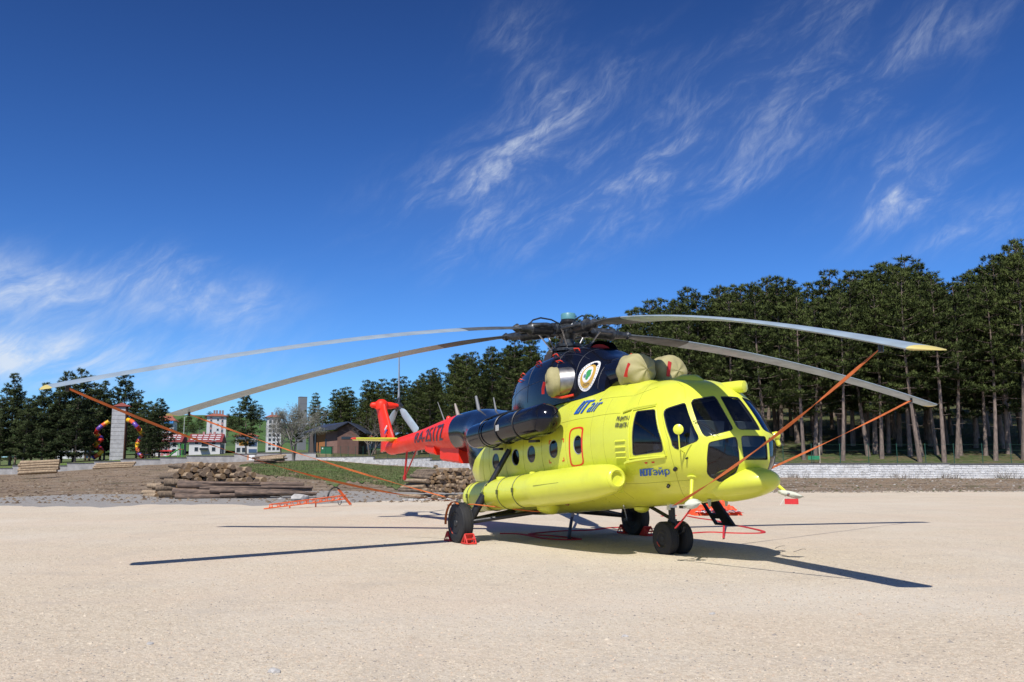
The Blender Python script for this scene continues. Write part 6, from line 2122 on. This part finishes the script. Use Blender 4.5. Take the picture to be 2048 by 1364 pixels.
# two low houses with red roofs
for (px, D, w_px, lab, kind) in ((304, 215., 52, 'low white and pink house with snow-guarded red roof, left of the other', 0), (377, 215., 59, 'low white house with dark balcony and red roof, right of the other', 1)):
    s_ = D / FPX
    B = Bld('terrace_house', lab, px, D, 918, .18, 'house')
    z = lambda y: zat(px + 25, y, D) - B.o.z
    w_ = w_px * s_
    zt_ = z(884)
    B.box('wall', WALLW, 0, w_, 0, 8, 0, zt_)
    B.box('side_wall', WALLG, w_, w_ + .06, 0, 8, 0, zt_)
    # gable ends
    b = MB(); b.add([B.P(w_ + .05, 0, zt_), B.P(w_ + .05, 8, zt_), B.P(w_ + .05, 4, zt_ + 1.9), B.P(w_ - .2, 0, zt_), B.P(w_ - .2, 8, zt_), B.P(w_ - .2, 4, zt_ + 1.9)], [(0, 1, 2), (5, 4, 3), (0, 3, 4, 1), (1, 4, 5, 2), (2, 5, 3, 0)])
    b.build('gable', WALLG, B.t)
    rf = B.hip('roof', TILE, 0, w_, 0, 8, zt_, 2.1, .45, True)
    for k in (.25, .5, .75):       # pale snow guards across the slope
        y = -.45 + 4.45 * k; zz = zt_ + 2.1 * k + .06
        b = MB()
        n_ = 5
        for q in range(n_):
            xa = w_ * (q + .08) / n_; xb = w_ * (q + .85) / n_
            vs = [B.P(x, y + dy, zz + dy * .47 + dz) for x in (xa, xb) for dy in (0, .22) for dz in (0, .08)]
            b.add(vs, [(0, 1, 3, 2), (4, 6, 7, 5), (0, 4, 5, 1), (2, 3, 7, 6), (0, 2, 6, 4), (1, 5, 7, 3)])
        b.build('snow_guard', mat('snow_guard_white', (.72, .70, .70), .7), rf)
    for x0 in (.35, .7):
        B.box('chimney', WALLP, w_ * x0, w_ * x0 + .5, 3.4, 4.1, zt_ + 1.4, zt_ + 2.6)
    if kind == 0:
        for x0 in (.30, .52): B.box('pink_strip', WALLP, w_ * x0, w_ * x0 + .65, -.05, 0, .2, zt_ - .1)
        B.window(w_ * .10, z(903), 1.6, .8); B.window(w_ * .43, z(893), .7, 1.0); B.window(w_ * .43, z(905), .7, 1.0); B.window(w_ * .72, z(893), .8, .9); B.window(w_ * .72, z(904), .8, .8); B.window(w_ * .1, z(893), 1.0, .9)
        B.box('plinth', mat('red_plinth', (.45, .05, .06), .8), 0, w_, -.04, 0, 0, .7)
    else:
        B.box('plinth', WALLP, 0, w_, -.04, 0, 0, .9)
        B.box('grey_band', mat('grey_render', (.40, .39, .40), .9), 0, w_, -.03, 0, z(890), zt_ - .05)
        for x0 in (.18, .74):
            B.window(w_ * x0, z(902), .8, .9); B.window(w_ * x0, z(888.5), .8, .9)
        bal = B.box('balcony', PANE, w_ * .36, w_ * .62, -1.0, 0, z(900), z(894.5))
        B.box('balcony_rail', FRAME, w_ * .36, w_ * .62, -1.05, -1.0, z(896), z(894), bal)
        B.window(w_ * .40, z(893), 1.6, 1.2)
    for yy, zz in ((2, 1.2), (5, 1.2), (2, 3.6), (5, 3.6)): B.side_window(yy, zz, .8, 1., w_ + .06)
# yellow-panelled school-like block
D = 230.; s_ = D / FPX
B = Bld('panelled_building', 'white low building with orange panels behind the lone conifer', 470, D, 918, .3)
z = lambda y: zat(495, y, 230.) - B.o.z
w_ = 42 * s_
B.box('wall', WALLW, 0, w_, 0, 9, 0, z(872))
B.hip('roof', TILE2, 0, w_, 0, 9, z(872), .9, .5)
B.box('orange_panel', mat('orange_panel', (.62, .30, .05), .7), w_ * .16, w_ * .58, -.06, 0, z(891), z(881))
B.box('glazing_band', mat('blue_glazing', (.07, .11, .2), .15), w_ * .6, w_ * .97, -.1, 0, z(892), z(883))
B.box('glazing_band', mat('blue_glazing', (.07, .11, .2), .15), w_ * .6, w_ * .97, -.1, 0, z(905), z(898))
for x0 in (.05, .3): B.window(w_ * x0, z(904), .9, 1.1)
# second apartment tower, half hidden
D = 360.; s_ = D / FPX
B = Bld('apartment_tower', 'whitish apartment tower half hidden behind the budding tree', 532, D, 920, .3)
z = lambda y: zat(545, y, 360.) - B.o.z
w_ = 27 * s_
B.box('wall', WALLW, 0, w_, 0, 11, 0, z(834))
B.hip('roof', TILE2, 0, w_, 0, 11, z(834), z(828) - z(834), .8)
for x0 in (.3, .6): B.box('chimney', mat('chimney_brick', (.22, .17, .15), .9), w_ * x0, w_ * x0 + .8, 5, 6, z(831), z(822.5))
for k in range(7):
    zz = z(842 + k * 9)
    for x0 in (.12, .42, .72): B.window(w_ * x0, zz - .8, 1.0, 1.1)
# slender grey tower
D = 235.; s_ = D / FPX
B = Bld('concrete_tower', 'slender plain grey tower rising behind the budding tree', 597, D, 900, .55, 'tower')
z = lambda y: zat(606, y, 235.) - B.o.z
GT = mat('grey_cladding', (.19, .20, .21), .8, var=.06)
B.box('shaft', GT, 0, 1.95, 0, 1.5, 0, z(794))
B.box('cap', GT, -.04, 1.99, -.04, 1.54, z(794), z(793))
for zz in range(2, 14, 2): B.box('panel_joint', mat('joint_dark', (.10, .10, .11), .9), -.005, 1.955, -.01, .02, zz, zz + .04)
# brown brick pavilion with dark roof
BRICKM = mat('brown_brick', (.125, .065, .05), .85, var=.12, vscale=1.5, dirt=.2)  # brown brick, darkened so the colour holds the roof's partial shadow
BRICK2 = mat('light_brick', (.22, .125, .10), .85, var=.1, vscale=1.5)
ROOFD = mat('slate_metal_roof', (.035, .042, .065), .45)
D = 158.; s_ = D / FPX
B = Bld('brick_pavilion', 'single storey brown brick pavilion with dark blue metal roof and slot window', 634, D, 897, .0)
z = lambda y: zat(665, y, 158.) - B.o.z
w_ = 41 * s_ ; W2 = 41 * s_
B.box('wall', BRICK2, 0, w_, 0, 7, -1.5, z(862))
B.box('door_recess', mat('orange_wood', (.30, .12, .035), .7), -.1, w_ * .40, -.03, 0, -.5, z(864))
B.box('door', PANE, w_ * .38, w_ * .46, -.05, 0, -.5, z(878))
# right wing turned gable end with slot window
gx0, gx1 = w_, w_ + 42 * s_
b = MB()
zt_, zr_ = z(858), z(846.5)
mx = gx0 + (gx1 - gx0) * .55
vs = [B.P(gx0, -.4, -1.5), B.P(gx1, -.4, -1.5), B.P(gx1, -.4, zt_ - .35), B.P(mx, -.4, zr_), B.P(gx0, -.4, zt_)]
vs += [v + B.ey * 9 for v in vs]
b.add(vs, [(0, 1, 2, 3, 4), (9, 8, 7, 6, 5), (0, 5, 6, 1), (1, 6, 7, 2), (2, 7, 8, 3), (3, 8, 9, 4), (4, 9, 5, 0)])
b.build('gable_wing', BRICKM, B.t)
f_ = B.box('window', PANE, gx0 + 8 * s_, gx0 + 33 * s_, -.46, -.4, z(878.5), z(873.5))
b = MB()
def roof_pl(p0, p1, p2, p3, th=.18):
    up = Vector((0, 0, th)); b.add([p0, p1, p2, p3, p0 + up, p1 + up, p2 + up, p3 + up], [(3, 2, 1, 0), (4, 5, 6, 7), (0, 1, 5, 4), (1, 2, 6, 5), (2, 3, 7, 6), (3, 0, 4, 7)])
e_ = 1.0
roof_pl(B.P(-22 * s_, -1.4, z(866)), B.P(gx0 - .2, -1.4, z(859.5)), B.P(mx, -1.4, zr_ + .05), B.P(-18 * s_ + 1, 6, z(848.5)))
roof_pl(B.P(gx0 - .2, -1.4, z(859.5)), B.P(mx, -1.4, zr_ + .05), B.P(mx, 9.5, zr_ + .05), B.P(gx0 - .2, 9.5, z(859.5)), .16)
roof_pl(B.P(mx, -1.4, zr_ + .04), B.P(gx1 + 1.4, -1.4, zt_ - .9), B.P(gx1 + 1.4, 9.5, zt_ - .9), B.P(mx, 9.5, zr_ + .04), .17)
b.build('roof', ROOFD, B.t)
for x_ in (-14 * s_, -2 * s_): B.box('porch_post', PANE, x_, x_ + .15, -1.2, -1.05, -1.2, z(863))
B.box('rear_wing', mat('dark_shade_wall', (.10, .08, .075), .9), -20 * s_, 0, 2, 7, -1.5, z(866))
# white houses glimpsed behind the trees
for (px, D, w_px, y0, y1, lab) in ((716, 185., 26, 874, 895, 'white house glimpsed under the pines right of the pavilion'), (112, 230., 52, 892, 918, 'white house glimpsed between trunks left of the play tower'), (745, 210., 30, 872, 892, 'pale house glimpsed behind the tail fin')):
    B = Bld('white_house', lab, px, D, y1 + 4, .1, 'house')
    z = lambda y: zat(px, y, D) - B.o.z
    w_ = w_px * D / FPX
    B.box('wall', WALLW, 0, w_, 0, 7, 0, z(y0))
    B.hip('roof', TILE2, 0, w_, 0, 7, z(y0), 1.4, .4)
    for k in range(3): B.window(w_ * (.12 + .3 * k), 1.3, .8, 1.1)

# ------------------------------------------------------------------ playground
D = 141.; s_ = D / FPX
B = Bld('play_tower', 'tall play tower of grey stone courses with brown side and red pyramid roof', 218.5, D, 921, -.0, 'play tower')
B.ex = (RH * .97 + FH * .24).normalized(); B.ey = (FH * .97 - RH * .24).normalized()
z = lambda y: zat(230, y, 141.) - B.o.z
w_ = 25 * s_
GB = mat('grey_split_stone', (.40, .40, .41), .9, var=.15, vscale=2, bump=.5, bscale=8)
BW = mat('brown_timber', (.13, .055, .035), .8, var=.2, vscale=2)
B.box('core', BW, .06, w_ + .05, .06, w_ * .9, 0, z(812))
hh = (z(814) - 0) / 13
for k in range(13):
    B.box('stone_course', GB, 0, w_, -.06 - .02 * (k % 2), .4, k * hh + .02, (k + 1) * hh - .02)
B.box('corner_post', BW, w_, w_ + .12, 0, w_ * .95, 0, z(811))
b = MB()
ap = B.P(w_ * .62, w_ * .5, z(804)); zz = z(812.5); o_ = .35
c4 = [B.P(w_ * .1 - o_ + .2, -o_, zz), B.P(w_ + o_ + .5, -o_, zz), B.P(w_ + o_ + .5, w_ + o_, zz), B.P(w_ * .1 - o_ + .2, w_ + o_, zz)]
b.add(c4 + [ap], [(0, 1, 4), (1, 2, 4), (2, 3, 4), (3, 0, 4), (3, 2, 1, 0)])
b.build('roof', mat('play_roof', (.24, .06, .045), .7), B.t)
SC = [mat('slide_yellow', (.80, .47, .02), .35), mat('slide_orange', (.75, .12, .03), .35), mat('slide_purple', (.12, .06, .32), .35), mat('slide_red', (.55, .04, .03), .35)]
def slide(lab, pix, D, seed):
    pts = [at(x, y, D + dd) for x, y, dd in pix]
    t = thing('tube_slide', lab, 'slide', (pts[-1].x, pts[-1].y, pts[-1].z - .4))
    fine = []
    for i in range(len(pts) - 1):
        for k in range(4):
            t_ = k / 4
            p0, p1, p2, p3 = pts[max(i - 1, 0)], pts[i], pts[i + 1], pts[min(i + 2, len(pts) - 1)]
            fine.append(.5 * ((2 * p1) + (p2 - p0) * t_ + (2 * p0 - 5 * p1 + 4 * p2 - p3) * t_ ** 2 + (3 * p1 - p0 - 3 * p2 + p3) * t_ ** 3))
    fine.append(pts[-1])
    n = 0
    for i in range(0, len(fine) - 1, 3):
        seg = fine[i:i + 4]
        if len(seg) < 2: break
        b = MB(); b.tube(seg, .33, 12)
        b.tube([seg[0], seg[0].lerp(seg[1], .12)], .38, 12)
        b.build('tube_segment', SC[n % 4], t, smooth=True, angle=50); n += 1
    rebase(t)
slide('spiral tube slide of yellow, orange and purple sections left of the play tower', [(218, 843, 0), (208, 849, -.2), (198, 856, -.8), (192, 866, -.2), (198, 873, .9), (203, 878, .4), (196, 885, -.8), (191, 891, .2), (200, 896, .9), (203, 903, -.2), (194, 911, -.5), (186, 916, -.6)], 141.5, 1)
slide('yellow and orange tube slide coming out right of the play tower', [(256, 840, 0), (264, 843, -.6), (272, 851, -1), (279, 860, -.4), (284, 868, .6), (280, 877, .8), (275, 888, .4), (276, 900, -.6), (280, 909, -.8), (286, 915, -1)], 140.5, 2)
# small play things behind the wall
def prop(name, lab, cat, fn, px, D, yb):
    p = at(px, yb, D); t = thing(name, lab, cat, p)
    fn(t, p); rebase(t)
def f_gs(t, p):
    G = mat('play_green', (.06, .35, .06), .5)
    b = MB()
    b.tube([p + RH * 1.1 + Vector((0, 0, 1.3)), p + RH * .6 + Vector((0, 0, 1.1)), p - RH * .5 + Vector((0, 0, .25)), p - RH * 1.0 + Vector((0, 0, .12))], .1, sq=(.5, .1)); b.build('chute', G, t)
    for dx in (.9, 1.5):
        for dy in (-.3, .3):
            b = MB(); b.tube([p + RH * dx + FH * dy, p + RH * dx + FH * dy + Vector((0, 0, 2.1))], .06, 6); b.build('post', G, t)
    b = MB(); b.box(p + RH * 1.2 + Vector((0, 0, 1.25)), (.7, .7, .08)); b.build('deck', mat('play_red', (.6, .04, .05), .5), t)
prop('playground_slide', 'small green slide behind the low wall in front of the red-roofed houses', 'slide', f_gs, 345, 140., 915)
def f_bench(t, p):
    Rr = mat('play_red', (.6, .04, .05), .5)
    b = MB(); b.box(p + Vector((0, 0, 1.0)), (3.2, 1.0, .2), Matrix.Rotation(YAW - PI / 2, 3, 'Z')); b.build('canopy', Rr, t)
    for dx in (-1.3, 1.3):
        b = MB(); b.tube([p + RH * dx, p + RH * dx + Vector((0, 0, 1.0))], .05, 6); b.build('post', mat('dark_post', (.03, .03, .03), .6), t)
    b = MB(); b.box(p + Vector((0, 0, .42)), (2.6, .4, .06), Matrix.Rotation(YAW - PI / 2, 3, 'Z')); b.build('seat', Rr, t)
prop('covered_bench', 'long red low canopy behind the wall beside the green slide', 'bench', f_bench, 325, 146., 914)
def f_rider(t, p):
    b = MB(); b.box(p + Vector((0, 0, .5)), (.5, .9, .35)); b.build('body', SC[2], t)
    b = MB(); b.lathe([(-.2, .22), (.2, .22)], p + Vector((0, 0, .85)), (0, 0, 1), 10); b.build('head', SC[1], t)
    b = MB(); b.tube([p, p + Vector((0, 0, .4))], .08, 6); b.build('spring', SC[3], t)
prop('spring_rider', 'purple and orange spring rider at the foot of the right tube slide', 'play rider', f_rider, 292, 143., 917)
def f_box(t, p):
    b = MB(); M = Matrix.Rotation(YAW - PI / 2, 3, 'Z')
    b.box(p + Vector((0, 0, .55)), (1.7, .8, 1.3), M); b.build('cabinet', mat('cabinet_green', (.015, .12, .05), .5), t)
    b = MB(); b.box(p + Vector((0, 0, 1.23)), (1.8, .9, .06), M); b.build('lid', mat('cabinet_green_dark', (.01, .07, .035), .5), t)
    b = MB(); b.box(p - FH * .43 - RH * .55 + Vector((0, 0, .95)), (.18, .02, .22), M); b.build('sign', WHITE, t)
prop('utility_cabinet', 'dark green utility cabinet behind the fence before the brick pavilion', 'cabinet', f_box, 653, 143., 909)
def f_box2(t, p):
    b = MB(); M = Matrix.Rotation(YAW - PI / 2, 3, 'Z')
    b.box(p + Vector((0, 0, .35)), (.85, .3, .75), M); b.build('door', WHITE, t)
    b = MB(); b.box(p - RH * .58 + Vector((0, 0, .35)), (.26, .3, .75), M); b.build('side', mat('peach_panel', (.55, .27, .15), .7), t)
prop('meter_box', 'white meter box with orange side set against the low wall', 'cabinet', f_box2, 504, 133.5, 920)
def f_sign(t, p):
    b = MB(); b.tube([p, p + Vector((0, 0, 1.0))], .03, 6); b.build('post', GREENP, t)
    b = MB(); b.box(p + Vector((0, 0, .35)), (.95, .05, .3), Matrix.Rotation(YAW - PI / 2, 3, 'Z')); b.build('board', mat('sign_green', (.03, .25, .11), .5), t)
prop('green_sign', 'small green board just above the white wall near the nose', 'sign', f_sign, 1628, f_wall((1628 - 1024) / FPX) + .6, 924)
def f_post(t, p):
    b = MB(); b.tube([p, p + Vector((0, 0, 1.6))], .06, 8); b.build('post', mat('pale_wood_post', (.42, .35, .25), .9), t)
    b = MB(); b.lathe([(0, .07), (.05, .05), (.06, 0)], p + Vector((0, 0, 1.6)), (0, 0, 1), 8); b.build('cap', mat('pale_wood_post', (.42, .35, .25), .9), t)
prop('wooden_post', 'pale wooden post above the white wall beside the green board', 'post', f_post, 1640, f_wall((1640 - 1024) / FPX) + .8, 926)
def f_pole(t, p):
    b = MB(); b.tube([p, p + Vector((0, 0, 7.))], [.09, .06], 8); b.build('pole', mat('pale_pole', (.6, .6, .58), .6), t)
    b = MB(); b.tube([p + Vector((0, 0, 7.)), p + Vector((0, 0, 7.1)) + RH * .8], .05, 6); b.build('arm', mat('pale_pole', (.6, .6, .58), .6), t)
prop('light_pole', 'thin pale pole on the slope between the low houses and white tower', 'lamp post', f_pole, 367, 290., 878)
# orchard trees on the hill behind the houses
for i, (x, y, D, h) in enumerate(((398, 862, 420, 8), (415, 858, 430, 9), (388, 866, 400, 6), (372, 872, 330, 9), (358, 868, 360, 7), (428, 864, 420, 8), (362, 846, 800, 7), (468, 860, 500, 10), (520, 850, 480, 12), (508, 846, 520, 12), (455, 868, 360, 9))):
    p = at(x, y + 6, D)
    plant(VS[2] if False else VAR[i % 5], p, h / 16, i, 'round dark tree on the green hillside behind the houses', 'hillside trees behind the houses', 2.0, 'hillside_tree')
